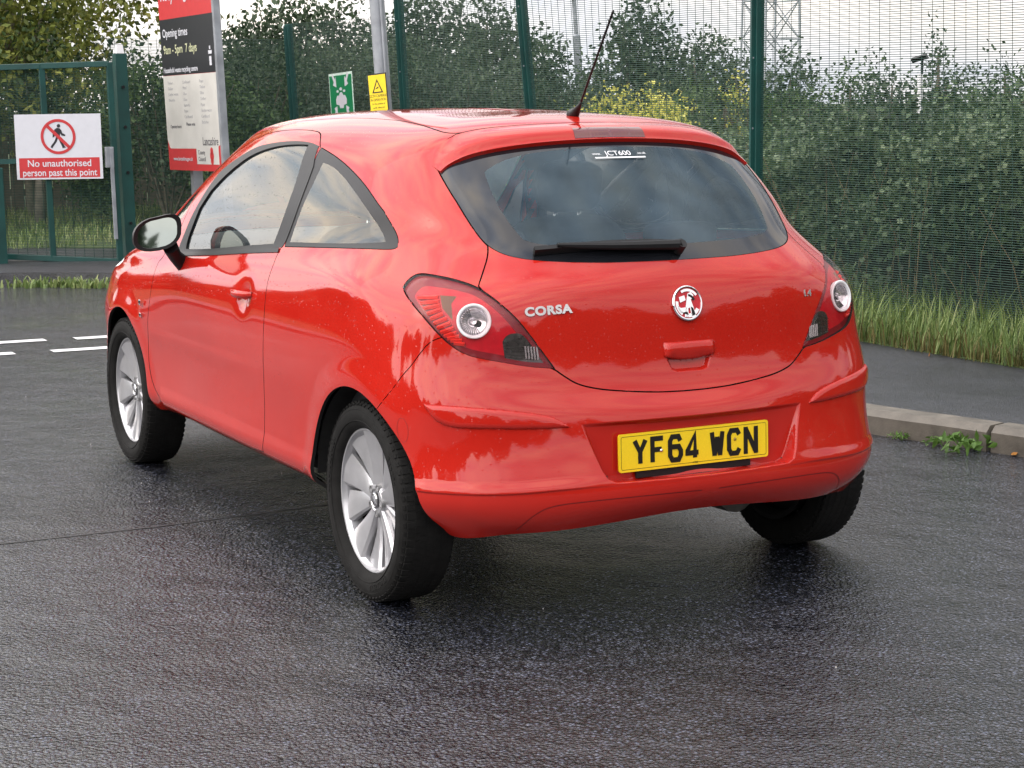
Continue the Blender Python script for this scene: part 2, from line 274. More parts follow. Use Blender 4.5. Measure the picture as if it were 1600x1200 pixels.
# ------------------------------------------------------------------ surface relief (metres along the normal)
WHL=[(0.0,.306),(2.505,.306)]; ARCH_R=.352
def sstep(x): x=np.clip(x,0,1); return x*x*(3-2*x)
def sdf(px,py,poly):
    P_=np.array(poly,float); d=np.full(px.shape,1e9); ins=np.zeros(px.shape,bool)
    for i in range(len(P_)):
        a=P_[i]; b=P_[(i+1)%len(P_)]; e=b-a; L2=e@e+1e-15
        h=np.clip(((px-a[0])*e[0]+(py-a[1])*e[1])/L2,0,1)
        d=np.minimum(d,np.hypot(px-a[0]-h*e[0],py-a[1]-h*e[1]))
        c=((a[1]>py)!=(b[1]>py))&(px<(b[0]-a[0])*(py-a[1])/(b[1]-a[1]+1e-15)+a[0]); ins^=c
    return np.where(ins,-d,d)
RECESS=[(-.380,.583),(.380,.583),(.357,.517),(.336,.455),(.322,.430),(.298,.420),(-.298,.420),(-.322,.430),(-.336,.455),(-.357,.517)]
SCOOP=[(-.075,.742),(-.062,.715),(-.045,.709),(.045,.709),(.062,.715),(.075,.742),(.07,.775),(-.07,.775)]
def disp(X,n):
    x=np.abs(X[...,0]);y=X[...,1];z=X[...,2]; d=np.zeros(x.shape)
    rear=sstep((-y-.05)/.15)*(z<1.0)
    for cy,cz in WHL:      # wheel arch lips
        r=np.hypot(y-cy,z-cz); k=np.clip((r-ARCH_R)/.10,0,1); d+=np.where((x>.6)&(r<.46),.009*(1-k)**2*(1+2*k),0)
    # bumper crease: the upper skin stands out and steps in below it
    zc=.412-.010*sstep((x-.35)/.3); m=rear*(.12+.88*sstep((x-.26)/.26))
    up=np.clip((z-zc)/.035,0,1); d+=m*np.where(z>zc,.0052*(1-sstep(up)),.0052*(1-sstep((zc-z)/.006)))
    # plate recess
    s_=sdf(X[...,0],z,RECESS); yf=-.554+.10*x*x; d+=np.where(y<-.3,-np.clip(yf-y,.004,.06)*sstep((.004-s_)/.012),0)
    # tailgate grip scoop and shallow crease
    s2=sdf(X[...,0],z,SCOOP); d+=np.where(y<-.3,-.016*sstep((.002-s2)/.012),0)
    # crease along the doors and the door grip dish
    zl=.775+.018*(1.6-y); q=(x>.6)&(y>-.05)&(y<2.1)
    zl2=.60+.012*(1.6-y); d+=np.where(q,.0018*sstep((z-zl2+.06)/.06)*(1-sstep((z-zl2)/.03))*sstep((y-.8)/.3),0)
    e=((y-.985)/.062)**2+((z-.842)/.05)**2; d+=np.where(q,-.014*np.exp(-e*1.2),0)
    d+=np.where((x>.6)&(y>.33)&(y<2.0)&(z<.45),.006*sstep((.40-z)/.06)*sstep((z-.29)/.03),0)
    return d
def nrm0(s,t):
    h=2e-3; a=S0(np.clip(s+h,-.5,16.5),t)-S0(s-h,t); tt=np.clip(t,.003,16.99); b=S0(s,tt+h)-S0(s,tt-h)
    n=np.cross(a,b); n/=np.linalg.norm(n,axis=-1)[...,None]+1e-12; return n
_t=nrm0(np.array([7.5]),np.array([6.0]))[0]; NSG=1.0 if _t[0]>0 else -1.0
# clamp-free evaluation just outside s=0 / s=16 through mirror symmetry
_S0=S0
def S0(s,t):
    s=np.asarray(s,float); t=np.asarray(t,float); s2=np.abs(s); s2=np.where(s2>16,32-s2,s2); X=_S0(s2,np.clip(t,0,16.999)); sg=np.where((s<0)|(s>16),-1.0,1.0); X=X.copy(); X[...,0]*=sg; return X
def SS(s,t,h=0.0):
    X=S0(s,t); n=nrm0(s,t)*NSG; return X+n*(disp(X,n)+h)[...,None]
def SN(s,t,hf=None):
    f=(lambda a,b:SS(a,b)) if hf is None else (lambda a,b:SS(a,b,hf(a,b)))
    e1=5e-3;e2=8e-3; tt=np.clip(t,.01,16.98)
    a=f(s+e1,tt)-f(s-e1,tt); b=f(s,tt+e2)-f(s,tt-e2); n=np.cross(a,b); n/=np.linalg.norm(n,axis=-1)[...,None]+1e-12; n=n*NSG
    k=(sstep((t-15.2)/1.2)*np.where((np.abs(s)<6.5)|(s>11),1,0))[...,None]; n=n*(1-k)+np.array([0,0,1.])*k; return n/np.linalg.norm(n,axis=-1)[...,None]
KS,KT=.22,.075     # rough metres per unit of s and t, keeps the triangles even
def dense(poly,closed=True,step=.010):
    P_=np.array(poly,float); o=[]
    n=len(P_)
    for i in range(n if closed else n-1):
        a=P_[i];b=P_[(i+1)%n]; L_=np.linalg.norm(S0(np.array([a[0]]),np.array([a[1]]))-S0(np.array([b[0]]),np.array([b[1]]))); k=max(1,int(L_/step))
        for j in range(k): o.append(a+(b-a)*j/k)
    if not closed: o.append(P_[-1])
    return np.array(o)
def smooth_poly(poly,closed=True,corner=38,it=2):
    # Chaikin-like rounding that keeps sharp corners
    P_=[np.array(q,float) for q in poly]
    for _ in range(it):
        n=len(P_); o=[]
        for i in range(n):
            if not closed and i in(0,n-1): o.append(P_[i]); continue
            a,b,c=P_[i-1],P_[i],P_[(i+1)%n]; u=(b-a)*[KS,KT]; v=(c-b)*[KS,KT]
            ang=abs(math.degrees(math.atan2(u[0]*v[1]-u[1]*v[0],u@v)))
            if ang>corner: o.append(b)
            else: o+= [b+(a-b)*.25,b+(c-b)*.25]
        P_=o
    return np.array(P_)
def inpoly(s,t,poly):
    return sdf(s*KS,t*KT,np.array(poly)*[KS,KT])<0
def yz_st(y,z,s0=None):
    g=_YZ; d=(g[2][...,1]-y)**2+(g[2][...,2]-z)**2+10*(g[2][...,0]<.45); k=np.unravel_index(d.argmin(),d.shape); q=np.array([g[0][k],g[1][k]])
    for _ in range(7):
        f=lambda q:S0(q[0],q[1])[1:]-np.array([y,z]); F=f(q)
        J=np.stack([(f(q+[1e-4,0])-F)/1e-4,(f(q+[0,1e-4])-F)/1e-4],1)
        try: st=np.linalg.solve(J,-F)
        except Exception: break
        q=q+st*min(1,.2/max(1e-9,np.linalg.norm(st))); q[1]=np.clip(q[1],0,16.9)
    return q
_g=np.meshgrid(np.linspace(0,16,321),np.linspace(0,16.9,200)); _YZ=(_g[0],_g[1],S0(_g[0],_g[1]))
def arch(cy,cz,r):
    pts=[]
    for a in np.linspace(-4,184,64):
        y=cy+r*math.cos(math.radians(a)); z=cz+r*math.sin(math.radians(a)); q=yz_st(y,max(z,.29)); pts.append(q)
    return [tuple(q) for q in pts]+[(pts[-1][0],-.6),(pts[0][0],-.6)]
def cdt(points,edges):
    r=delaunay_2d_cdt([Vector((p_[0],p_[1])) for p_ in points],edges,[],0,1e-7,False)
    return np.array([(v[0],v[1]) for v in r[0]]),np.array([f for f in r[2] if len(f)==3])
def mesh_from(V,F,name,mats,parent,hf=None,skirt=0.0,side=1,both=False,fm=None,skirt_x0=False,hinge=None):
    """V (s,t) F tris -> object on the body surface, side=+1 right / -1 left / both merges the mirror half"""
    used=np.unique(F); mp_=-np.ones(len(V),int); mp_[used]=np.arange(len(used)); V=V[used]; F=mp_[F]
    s,t=V[:,0],V[:,1]; h=hf(s,t) if hf is not None else np.zeros(len(s))
    X=SS(s,t,h); n=SN(s,t,hf)
    # orientation
    fn=np.cross(X[F[:,1]]-X[F[:,0]],X[F[:,2]]-X[F[:,0]]); bad=(fn*n[F[:,0]]).sum(1)<0; F[bad]=F[bad][:,::-1]
    fm=np.zeros(len(F),int) if fm is None else fm
    seal_shade=0
    if skirt and hinge=='seal_shade': mats=list(mats)+[M_dark]; seal_shade=len(mats)-1  # black skirts: window rubber, plus shade painted onto body-colour gap walls
    if skirt:
        E={}
        for f in F:
            for a,b in((f[0],f[1]),(f[1],f[2]),(f[2],f[0])):
                k=(min(a,b),max(a,b)); E[k]=None if k in E else (a,b)
        be=[e for e in E.values() if e is not None]
        be=[e for e in be if not (abs(X[e[0],0])<1e-4 and abs(X[e[1],0])<1e-4) and not (abs(X[e[0],0])<.02 and X[e[0],1]>.3)]
        nv=[];nnr=[];nf=[]
        base=len(X)
        for a,b in be:
            d=X[b]-X[a]; sn=np.cross(d,n[a]); sn/=np.linalg.norm(sn)+1e-12; k=base+len(nv)
            nv+=[X[a],X[b],X[b]-n[b]*skirt,X[a]-n[a]*skirt]; nnr+=[sn]*4; nf+=[(k+1,k,k+3),(k+1,k+3,k+2)]
        if nv: X=np.concatenate([X,nv]); n=np.concatenate([n,nnr]); F=np.concatenate([F,nf]); fm=np.concatenate([fm,np.full(len(nf),seal_shade)])
    M_=np.array([-1,1,1.])
    if both: k=len(X); F=np.concatenate([F,F[:,::-1]+k]); X=np.concatenate([X,X*M_]); n=np.concatenate([n,n*M_]); fm=np.concatenate([fm,fm])
    elif side<0: X=X*M_; n=n*M_; F=F[:,::-1]
    return mobj(name,X,F,mats,parent,fm,normals=n)
def patch(name,poly,hf,mats,parent,side=1,both=False,res=.006,skirt=.012,subs=[],cor=38,it=2):
    """a piece laid on the body inside poly; subs = [(poly, material index)]"""
    poly=smooth_poly(poly,True,cor,it); B=dense(poly,True,res)
    s0,t0=B.min(0);s1,t1=B.max(0); gs=np.arange(s0,s1,res/.24); gt=np.arange(t0,t1,res/.08)
    G=np.stack([a.ravel() for a in np.meshgrid(gs,gt)],1)
    G=G[sdf(G[:,0]*KS,G[:,1]*KT,B*[KS,KT])<-res*.5]
    if both: G=G[G[:,0]>1e-6]
    pts=[tuple(q) for q in B*[KS,KT]]; ed=[(i,(i+1)%len(B)) for i in range(len(B))]; SP=[]
    for sp,mi in subs:
        q=dense(smooth_poly(sp,True,cor,it),True,res); SP.append((q,mi)); b=len(pts); pts+=[tuple(a) for a in q*[KS,KT]]; ed+=[(b+i,b+(i+1)%len(q)) for i in range(len(q))]
    pts+=[tuple(q) for q in G*[KS,KT]]
    V,F=cdt(pts,ed); V=V/[KS,KT]; c=V[F].mean(1); k=inpoly(c[:,0],c[:,1],B); F=F[k]; c=c[k]; fm=np.zeros(len(F),int)
    for q,mi in SP: fm[inpoly(c[:,0],c[:,1],q)]=mi
    hh=hf
    if hf=='edge': hh=None
    return mesh_from(V,F,name,mats,parent,hh,skirt,side,both,fm)
def edge_height(poly,H,wd,it=2,cor=38):
    """height profile rising from the outline of poly"""
    B=dense(smooth_poly(poly,True,cor,it),True,.003)
    P3=S0(B[:,0],B[:,1])
    def f(s,t):
        X=S0(s,t); out=np.zeros(len(np.atleast_1d(s)))
        Xf=X.reshape(-1,3); d=np.empty(len(Xf))
        for i in range(0,len(Xf),4000):
            d[i:i+4000]=np.sqrt(((Xf[i:i+4000,None]-P3[None])**2).sum(-1).min(1))
        k=np.clip(d/wd,0,1); ins=inpoly(np.asarray(s),np.asarray(t),B)
        return np.where(ins,H*np.sqrt(np.clip(1-(1-k)**2,0,1)),0).reshape(np.shape(s))
    return f
def frame_at(s,t,side=1,h=0.0):
    s_=np.array([float(s)]);t_=np.array([float(t)]); X=SS(s_,t_,h)[0]; n=SN(s_,t_)[0]
    if side<0: X=X*[-1,1,1]; n=n*[-1,1,1]
    return Vector(X),Vector(n)
def rear_frame(x,z,h=0.0):      # point on the rear face, frame: X right (as read from behind), Y up, Z outward
    g=_YZ; d=(g[2][...,0]-abs(x))**2+(g[2][...,2]-z)**2+10*(g[2][...,1]>.45); k=np.unravel_index(d.argmin(),d.shape); q=np.array([g[0][k],g[1][k]])
    for _ in range(8):
        f=lambda q:S0(q[0],q[1])[[0,2]]-np.array([abs(x),z]); F=f(q)
        J=np.stack([(f(q+[1e-4,0])-F)/1e-4,(f(q+[0,1e-4])-F)/1e-4],1)
        try: q=q+np.linalg.solve(J,-F)
        except Exception: break
    X,n=frame_at(q[0],q[1],1 if x>=0 else -1,h)
    xa=Vector((1,0,0)); xa=(xa-n*xa.dot(n)).normalized(); ya=n.cross(xa).normalized()
    M_=Matrix.Identity(4)
    for i,a in enumerate((xa,ya,n)):
        for j in range(3): M_[j][i]=a[j]
    for j in range(3): M_[j][3]=X[j]
    return M_,q
# ------------------------------------------------------------------ the car
car=empty('parked_car',(0,0,0)); tag(car,'red three-door hatchback parked on the wet road, seen from behind and its left side','car')
def R_(k,**kw): return OUT[k]
LAMP=OUT['lamp']; TG=OUT['tailgate']; DOOR=OUT['door']
GL=[(-.3,10.0)]+[q for q in OUT['glass'][::-1]][1:]+OUT['glass_top'][1:-1]+[(-.3,13.02)]
GLC=[(-.3,OUT['clear'][-1][1])]+OUT['clear'][::-1][1:]+OUT['clear_top'][1:-1]+[(-.3,OUT['clear_top'][-1][1])]
TGP=[(-.3,14.40)]+[(q[0],q[1]) for q in OUT['gap_top'][:-1][::-1]]+[(2.98,13.6),(3.10,13.0),(3.03,12.58),(3.05,11.92),(2.97,11.33),(2.93,10.56),(2.88,10.33)]+[q for q in TG[3:-2]]+[(-.3,TG[-3][1])]
ROOF=[(-.3,14.40)]+[q for q in OUT['gap_top'][:-1][::-1]]+OUT['ditch'][1:]+[(9.6,14.45),(10.6,14.3),(11.6,14.1),(12.2,13.55),(12.7,13.3),(14,13.25),(16.3,13.25),(16.3,17.4),(-.3,17.4)]
SCREEN=[(12.25,13.05),(12.9,13.18),(14,13.2),(16.3,13.2),(16.3,10.15),(14,10.2),(12.9,10.25),(12.1,10.5),(11.95,10.9),(12.0,11.6),(12.1,12.4)]
HOOD=[(16.3,9.95),(14,10.0),(12.9,10.0),(12.35,9.7),(12.5,9.0),(12.9,8.3),(13.6,7.7),(14.5,7.45),(16.3,7.4)]
TRI=[(11.06,10.05),(11.02,10.35),(11.2,10.80),(11.60,11.65),(11.72,11.3),(11.62,10.8),(11.5,10.2)]
BUMP=[(-.3,TG[-3][1])]+[q for q in TG[4:-3][::-1]]+[(2.9,8.4),(3.4,7.9),(3.6,7.5)]+OUT['seam'][1:]+[(5.4,4.5),(5.6,3.5),(5.4,1.2),(5.0,-.6),(-.3,-.6)]
FBUMP=[(16.3,7.1),(14.5,7.15),(13.7,7.2),(13.2,6.7),(12.9,6.0),(12.7,5.2),(12.7,-.6),(16.3,-.6)]
HEADL=[(13.0,8.0),(13.2,8.35),(13.5,8.2),(13.9,7.7),(14.4,7.3),(13.9,6.9),(13.4,7.1),(13.05,7.5)]
AR=arch(*WHL[0],ARCH_R); AF=arch(*WHL[1],ARCH_R)
PRI=[('none',AR,.0),('none',AF,.0),('lamp',LAMP,.0035),('glass',GL,.0035),('tailgate',TGP,.0045),('dglass',OUT['dglass'],.0),('tri',TRI,.0),('qglass',OUT['qglass'],.003),('screen',SCREEN,.004),('door',DOOR,.0045),
     ('headlamp',HEADL,.004),('bumper',BUMP,.003),('roof',ROOF,.006),('hood',HOOD,.004),('front_bumper',FBUMP,.003)]
SUB=[('clear',GLC),('dclear',OUT['dclear']),('qclear',OUT['qclear'])]
pts=[];ed=[];polys={};seams=[]
def put(B,closed=True):
    b=len(pts); pts.extend([tuple(q) for q in np.asarray(B)*[KS,KT]]); n=len(B); ed.extend([(b+i,b+(i+1)%n) for i in range(n if closed else n-1)])
def clampst(B):
    B=np.array(B); B[:,0]=np.clip(B[:,0],0,16); B[:,1]=np.clip(B[:,1],0,16.98); return B
plist=[]
for nm,po,gw in PRI:
    sp=smooth_poly(po,True,30,2) if nm!='none' else np.array(po); B=dense(sp,True,.010); plist.append((nm,B,gw))
    if gw==0: put(clampst(B)); continue
    # two offset curves either side of the panel gap
    n_=len(B); prev=np.roll(B,1,0); nx=np.roll(B,-1,0)
    Tn=S0(nx[:,0],nx[:,1])-S0(prev[:,0],prev[:,1]); Tn/=np.linalg.norm(Tn,axis=1)[:,None]+1e-12
    Nn=nrm0(B[:,0],np.clip(B[:,1],.01,16.9))*NSG; side_=np.cross(Nn,Tn)
    e=1e-3; Js=(S0(B[:,0]+e,B[:,1])-S0(B[:,0]-e,B[:,1]))/(2*e); tt=np.clip(B[:,1],.01,16.9); Jt=(S0(B[:,0],tt+e)-S0(B[:,0],tt-e))/(2*e)
    A11=(Js*Js).sum(1);A12=(Js*Jt).sum(1);A22=(Jt*Jt).sum(1);b1=(Js*side_).sum(1);b2=(Jt*side_).sum(1);D_=A11*A22-A12**2+1e-12
    off=np.stack([(A22*b1-A12*b2)/D_,(A11*b2-A12*b1)/D_],1)
    for sg in(-1,1): put(clampst(B+off*sg*gw/2))
    seams.append((nm,B,gw))
for nm,po in SUB:
    B=dense(smooth_poly(po,True,30,2),True,.010); polys[nm]=B; put(clampst(B))
gs=np.concatenate([np.arange(0,9.0,1/26),np.arange(9.0,16.001,1/13)]); gs[-1]=16; gt=np.concatenate([np.arange(0,13,1/9),np.arange(13,16.9,1/6),[16.98]])
G=np.stack([a.ravel() for a in np.meshgrid(gs,gt)],1)
for s0,s1,ds_,t0,t1,dt_ in ((0,5.4,1/26,1.9,3.1,1/45),(0,1.62,1/75,1.85,4.65,1/36),(0,.42,1/90,5.9,7.45,1/40),(5.2,11,1/20,5.2,8.3,1/16)):
    a_,b_=np.meshgrid(np.arange(s0,s1,ds_),np.arange(t0,t1,dt_)); a_,b_=a_.ravel(),b_.ravel(); m_=(G[:,0]>=s0)&(G[:,0]<=s1)&(G[:,1]>=t0)&(G[:,1]<=t1)&(G[:,0]>1e-9); G=np.concatenate([G[~m_],np.stack([a_,b_],1)])
pts.extend([tuple(q) for q in G*[KS,KT]])
V,F=cdt(pts,ed); V=V/[KS,KT]; print('body cdt',len(V),len(F))
c=V[F].mean(1); reg=np.full(len(F),-1); names=[q[0] for q in plist]
for i in range(len(plist)-1,-1,-1):
    nm,B,gw=plist[i]; bb=(c[:,0]>B[:,0].min())&(c[:,0]<B[:,0].max())&(c[:,1]>B[:,1].min())&(c[:,1]<B[:,1].max()); ix=np.where(bb)[0]; k=inpoly(c[ix,0],c[ix,1],B); reg[ix[k]]=i
# drop the triangles lying in a gap
cX=S0(c[:,0],c[:,1]); gone=np.zeros(len(F),bool)
for nm,B,gw in seams:
    Bd=np.concatenate([B+(np.roll(B,-1,0)-B)*f for f in(0,.25,.5,.75)]); P3=S0(Bd[:,0],Bd[:,1]); kd=KDTree(len(P3))
    for i,q in enumerate(P3): kd.insert(q,i)
    kd.balance(); i0=names.index(nm)
    bb=(c[:,0]>B[:,0].min()-.2)&(c[:,0]<B[:,0].max()+.2)&(c[:,1]>B[:,1].min()-.3)&(c[:,1]<B[:,1].max()+.3)
    for i in np.where(bb)[0]:
        # a gap is hidden where a panel of higher priority lies over it
        if 0<=reg[i]<i0: continue
        if kd.find(cX[i])[2]<gw*.56: gone[i]=True
none=np.isin(reg,[i for i,n in enumerate(names) if n=='none']); keep=~gone&~none
def region(nm):
    if nm=='side': return keep&(reg==-1)
    return keep&(reg==names.index(nm))
def sel(m,extra=None): return F[m if extra is None else m&extra]
SK=.012
DX=.0
obj_body=empty('body_shell',(0,0,0),parent=car)
bpy.data.objects.remove(obj_body)
tailgate=mesh_from(V,sel(region('tailgate')&(c[:,1]<11.5)),'tailgate',[M_paint],car,None,SK,both=True,hinge='seal_shade')
mesh_from(V,sel(region('tailgate')&(c[:,1]>=11.5)),'window_header',[M_paint],tailgate,None,SK,both=True,hinge='seal_shade')
bumper=mesh_from(V,sel(region('bumper')),'rear_bumper',[M_paint],car,None,SK,both=True,hinge='seal_shade')
roof=mesh_from(V,sel(region('roof')),'roof',[M_paint],car,None,SK,both=True,hinge='seal_shade')
hood=mesh_from(V,sel(region('hood')),'bonnet',[M_paint],car,None,SK,both=True,hinge='seal_shade')
fb=mesh_from(V,sel(region('front_bumper')),'front_bumper',[M_paint],car,None,SK,both=True,hinge='seal_shade')
ws=mesh_from(V,sel(region('screen')),'windscreen',[M_wind],car,lambda s,t:np.full(np.shape(s),-.003),0,both=True)
incl=inpoly(c[:,0],c[:,1],polys['clear']); f_=region('glass'); Fg=F[f_]
rw=mesh_from(V,Fg,'rear_window',[M_frit,M_glass],tailgate,lambda s,t:np.full(np.shape(s),-.002),0,both=True,fm=incl[f_].astype(int))
ind=inpoly(c[:,0],c[:,1],polys['dclear']); inq=inpoly(c[:,0],c[:,1],polys['qclear'])
doors={}
for side in(1,-1):
    sp=mesh_from(V,sel(region('side')),'side_panel',[M_paint],car,None,SK,side,hinge='seal_shade')
    dr=mesh_from(V,sel(region('door')),'door',[M_paint],car,None,SK,side,hinge='seal_shade'); doors[side]=dr
    m=region('dglass'); mesh_from(V,sel(m&~ind),'window_frame',[M_black],dr,lambda s,t:np.full(np.shape(s),.0015),.010,side)
    mesh_from(V,sel(m&ind),'door_window',[M_sglass],dr,lambda s,t:np.full(np.shape(s),-.005),0,side)
    m=region('qglass'); mesh_from(V,F[m],'quarter_window',[M_black,M_sglass],sp,lambda s,t:np.full(np.shape(s),-.0005),0,side,fm=inq[m].astype(int))
    m=region('tri'); mesh_from(V,sel(m),'front_quarter_window',[M_sglass],sp,lambda s,t:np.full(np.shape(s),-.002),0,side)
    m=region('headlamp'); mesh_from(V,sel(m),'headlight',[M_white],car,None,.01,side)
# dark inner skin, so that gaps and arches read black
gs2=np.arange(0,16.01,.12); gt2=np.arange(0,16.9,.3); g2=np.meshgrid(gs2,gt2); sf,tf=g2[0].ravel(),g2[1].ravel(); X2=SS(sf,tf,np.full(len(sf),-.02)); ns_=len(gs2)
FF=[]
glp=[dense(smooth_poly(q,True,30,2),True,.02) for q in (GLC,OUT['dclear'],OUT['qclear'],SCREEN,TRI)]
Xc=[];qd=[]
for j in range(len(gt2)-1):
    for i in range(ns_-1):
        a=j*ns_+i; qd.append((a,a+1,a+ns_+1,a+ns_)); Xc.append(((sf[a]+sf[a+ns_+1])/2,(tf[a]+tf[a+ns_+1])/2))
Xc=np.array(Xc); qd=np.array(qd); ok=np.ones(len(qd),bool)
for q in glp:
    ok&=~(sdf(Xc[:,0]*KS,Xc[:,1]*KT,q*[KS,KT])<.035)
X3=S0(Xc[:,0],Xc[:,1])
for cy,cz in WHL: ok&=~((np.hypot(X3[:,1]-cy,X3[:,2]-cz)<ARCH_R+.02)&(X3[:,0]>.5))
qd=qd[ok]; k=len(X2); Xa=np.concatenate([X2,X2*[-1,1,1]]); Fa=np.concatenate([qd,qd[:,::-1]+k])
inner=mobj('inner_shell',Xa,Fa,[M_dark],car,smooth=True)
# wheel wells and floor pan
b=MB()
for cy,cz in WHL:
    for sx in(-1,1):
        n=28; Vv=[]
        for i in range(n+1):
            a=math.radians(4+172*i/n); 
            for xx in(.48,((.835 if math.degrees(a)<95 else .76) if cy<1 else (.74 if math.degrees(a)<70 else .80))): Vv.append((sx*xx,cy+.358*math.cos(a),cz+.358*math.sin(a)))
        b.add(Vv,[(2*i,2*i+1,2*i+3,2*i+2) for i in range(n)])
        Vc=[(sx*.48,cy,cz)]+[(sx*.48,cy+.358*math.cos(math.radians(4+172*i/n)),cz+.358*math.sin(math.radians(4+172*i/n))) for i in range(n+1)]
        b.add(Vc,[(0,i,i+1) for i in range(1,n+1)])
b.box((0,1.25,.315),(1.5,1.75,.03)); b.box((0,1.3,.33),(.92,3.2,.05)); b.box((0,-.30,.37),(1.1,.22,.08)); b.box((0,3.0,.25),(1.2,.4,.05))
b.build('underbody',[M_dark],car)
b=MB(); b.tube([(.25,-.10,.30),(.28,-.36,.30)],.08,16); b.tube([(-.5,0,.30),(.5,0,.30)],.035,10); b.prism((-.6,-.02,.28),(.6,-.02,.28),.10,.07)
b.build('exhaust_and_axle',[M_brake],car,auto=40)
M_mirror=simple('mirror glass',(.36,.40,.38),.02,1.0,var=.02)
# ---------------- tail lamps
def red(name,c,rough=.3):
    m=simple(name,c,rough,var=.1,coat=.3,scale=60,spec=.25); return m
M_lens=glassmat('lamp lens cover',(1.0,.92,.92),.0,.32,.0,True)
M_lr=red('lamp red reflector',(.46,.008,.018)); M_lr2=red('lamp dark red',(.19,.005,.012)); M_rib=red('lamp ribbed red',(.75,.05,.04)); M_sm=simple('lamp smoked insert',(.035,.038,.036),.25,coat=1,var=.4,scale=90); M_am=red('lamp amber brown',(.12,.055,.02)); M_bowl=simple('lamp chrome bowl',(.75,.75,.78),.22,.9,var=.2,scale=80)
def shrink(poly,k):
    P_=np.array(poly); c_=P_.mean(0); return [tuple(q) for q in c_+(P_-c_)*k]
_rc=S0(np.array([OUT['lamp_ring'][0][0]]),np.array([OUT['lamp_ring'][0][1]]))[0]
def lamp_h(s,t):   # the housing drops away behind the round lamp
    return -.010-.030*(np.linalg.norm(S0(s,t)-_rc,axis=-1)<.0475)
for side in(1,-1):
    base=patch('tail_light',LAMP,lamp_h,[M_lr2,M_lr,M_sm,M_am],car,side,res=.005,skirt=.006,subs=[(shrink(LAMP,.80),1),(OUT['lamp_ribs'],0),(OUT['lamp_amber'],3),(OUT['lamp_rev'],2)])
    # ribs: little bars across the indicator strip
    rb=MB(); P4=OUT['lamp_ribs']; La=[P4[0],P4[7],P4[6],P4[5]]; Ra=[P4[1],P4[2],P4[3],P4[4]]
    def al(Pn,f):
        f*=len(Pn)-1; i=min(int(f),len(Pn)-2); q=np.array(Pn[i])*(1-(f-i))+np.array(Pn[i+1])*(f-i); return q
    nb=12
    for i in range(nb):
        f=(i+.5)/nb; a=al(La,f); d=al(Ra,f); pr=[]
        for k in range(5):
            q=a+(d-a)*k/4; X,n=frame_at(q[0],q[1],side,-.008); pr.append(X)
        for k in range(4): rb.prism(pr[k],pr[k+1],.0100,.0085,up=(.2,-.6,1))
    rb.build('lamp_ribs',[M_rib],base)
    # ring and bowl
    q0=OUT['lamp_ring'][0]; X,n=frame_at(q0[0],q0[1],side,0); n=(n*.75+Vector((.0,-.5,0))).normalized(); up=Vector((0,0,1)); xa=up.cross(n).normalized(); ya=n.cross(xa)
    M4=Matrix.Identity(4)
    for i,a in enumerate((xa,ya,n)):
        for j in range(3): M4[j][i]=a[j]
    for j in range(3): M4[j][3]=X[j]
    rg=MB(); rg.lathe([(-.012,.048),(.001,.050),(.003,.0475),(.002,.043),(-.004,.040)],48,0,axis='z'); rg.lathe([(-.004,.040),(-.010,.036),(-.016,.026),(-.019,.014),(-.019,.0)],48,1,axis='z')
    for k in range(18):
        a=math.radians(110+k*11); rg.prism((.016*math.cos(a),.016*math.sin(a),-.0165),(.036*math.cos(a),.036*math.sin(a),-.009),.0022,.003,2)
    rg.lathe([(-.012,.0),(-.009,.009),(-.016,.011)],24,1,axis='z')
    rg.v=[tuple(M4@Vector(v)) for v in rg.v]
    rg.build('lamp_ring',[M_white,M_bowl,M_sm],base,auto=35)
    rv=MB()
    for i in range(6):
        f=(i+.5)/6; P5=OUT['lamp_rev']; a=np.array(P5[0])*(1-f)+np.array(P5[7])*f; d=np.array(P5[3])*(1-f)+np.array(P5[5])*f; Xa_,_=frame_at(a[0],a[1],side,-.007); Xb_,_=frame_at(a[0]+(d[0]-a[0])*.8,a[1]+(d[1]-a[1])*.8,side,-.007); rv.prism(Xa_,Xb_,.0015,.0015,0)
    for i in range(5):
        f=(i+1.0)/7; q=np.array(OUT['lamp_rev'][6])*(1-f)+np.array(OUT['lamp_rev'][5])*f; Xa_,_=frame_at(q[0],q[1]+.08,side,-.006); Xb_,_=frame_at(q[0]+.02,q[1]+.42,side,-.006); rv.prism(Xa_,Xb_,.005,.002,1)
    rv.build('reversing_lamp_ribs',[M_sm,M_bowl],base)
    patch('lens_cover',LAMP,edge_height(LAMP,.006,.035),[M_lens],base,side,res=.005,skirt=0)
# ---------------- bumper rubbing strips, spoiler, plate
for side in(1,-1):
    patch('bumper_strip',OUT['strip'],edge_height(OUT['strip'],.010,.016),[M_paint],bumper,side,res=.004,skirt=.004)
    # groove line around: thin dark line just outside
def groove(name,line,parent,side=1,w_=.003,h=.0006,mat=None,both=False):
    B=dense(smooth_poly(line,False,60,2),False,.008); g=MB()
    for sd_ in ((1,-1) if both else (side,)):
        L_=[];
        for i,q in enumerate(B):
            X,n=frame_at(q[0],q[1],sd_,h); L_.append((X,n))
        Vv=[]
        for i,(X,n) in enumerate(L_):
            T_=(L_[min(i+1,len(L_)-1)][0]-L_[max(i-1,0)][0]).normalized(); s_=n.cross(T_).normalized(); Vv+=[X+s_*w_/2,X-s_*w_/2]
        g.add(Vv,[(2*i,2*i+1,2*i+3,2*i+2) for i in range(len(L_)-1)])
    return g.build(name,[mat or M_groove],parent)
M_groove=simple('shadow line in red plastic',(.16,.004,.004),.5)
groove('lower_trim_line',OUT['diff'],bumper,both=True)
tw=[(OUT['tow'][0][0]+.13*math.cos(a),OUT['tow'][0][1]+.42*math.sin(a)) for a in np.linspace(0,2*math.pi,20)]
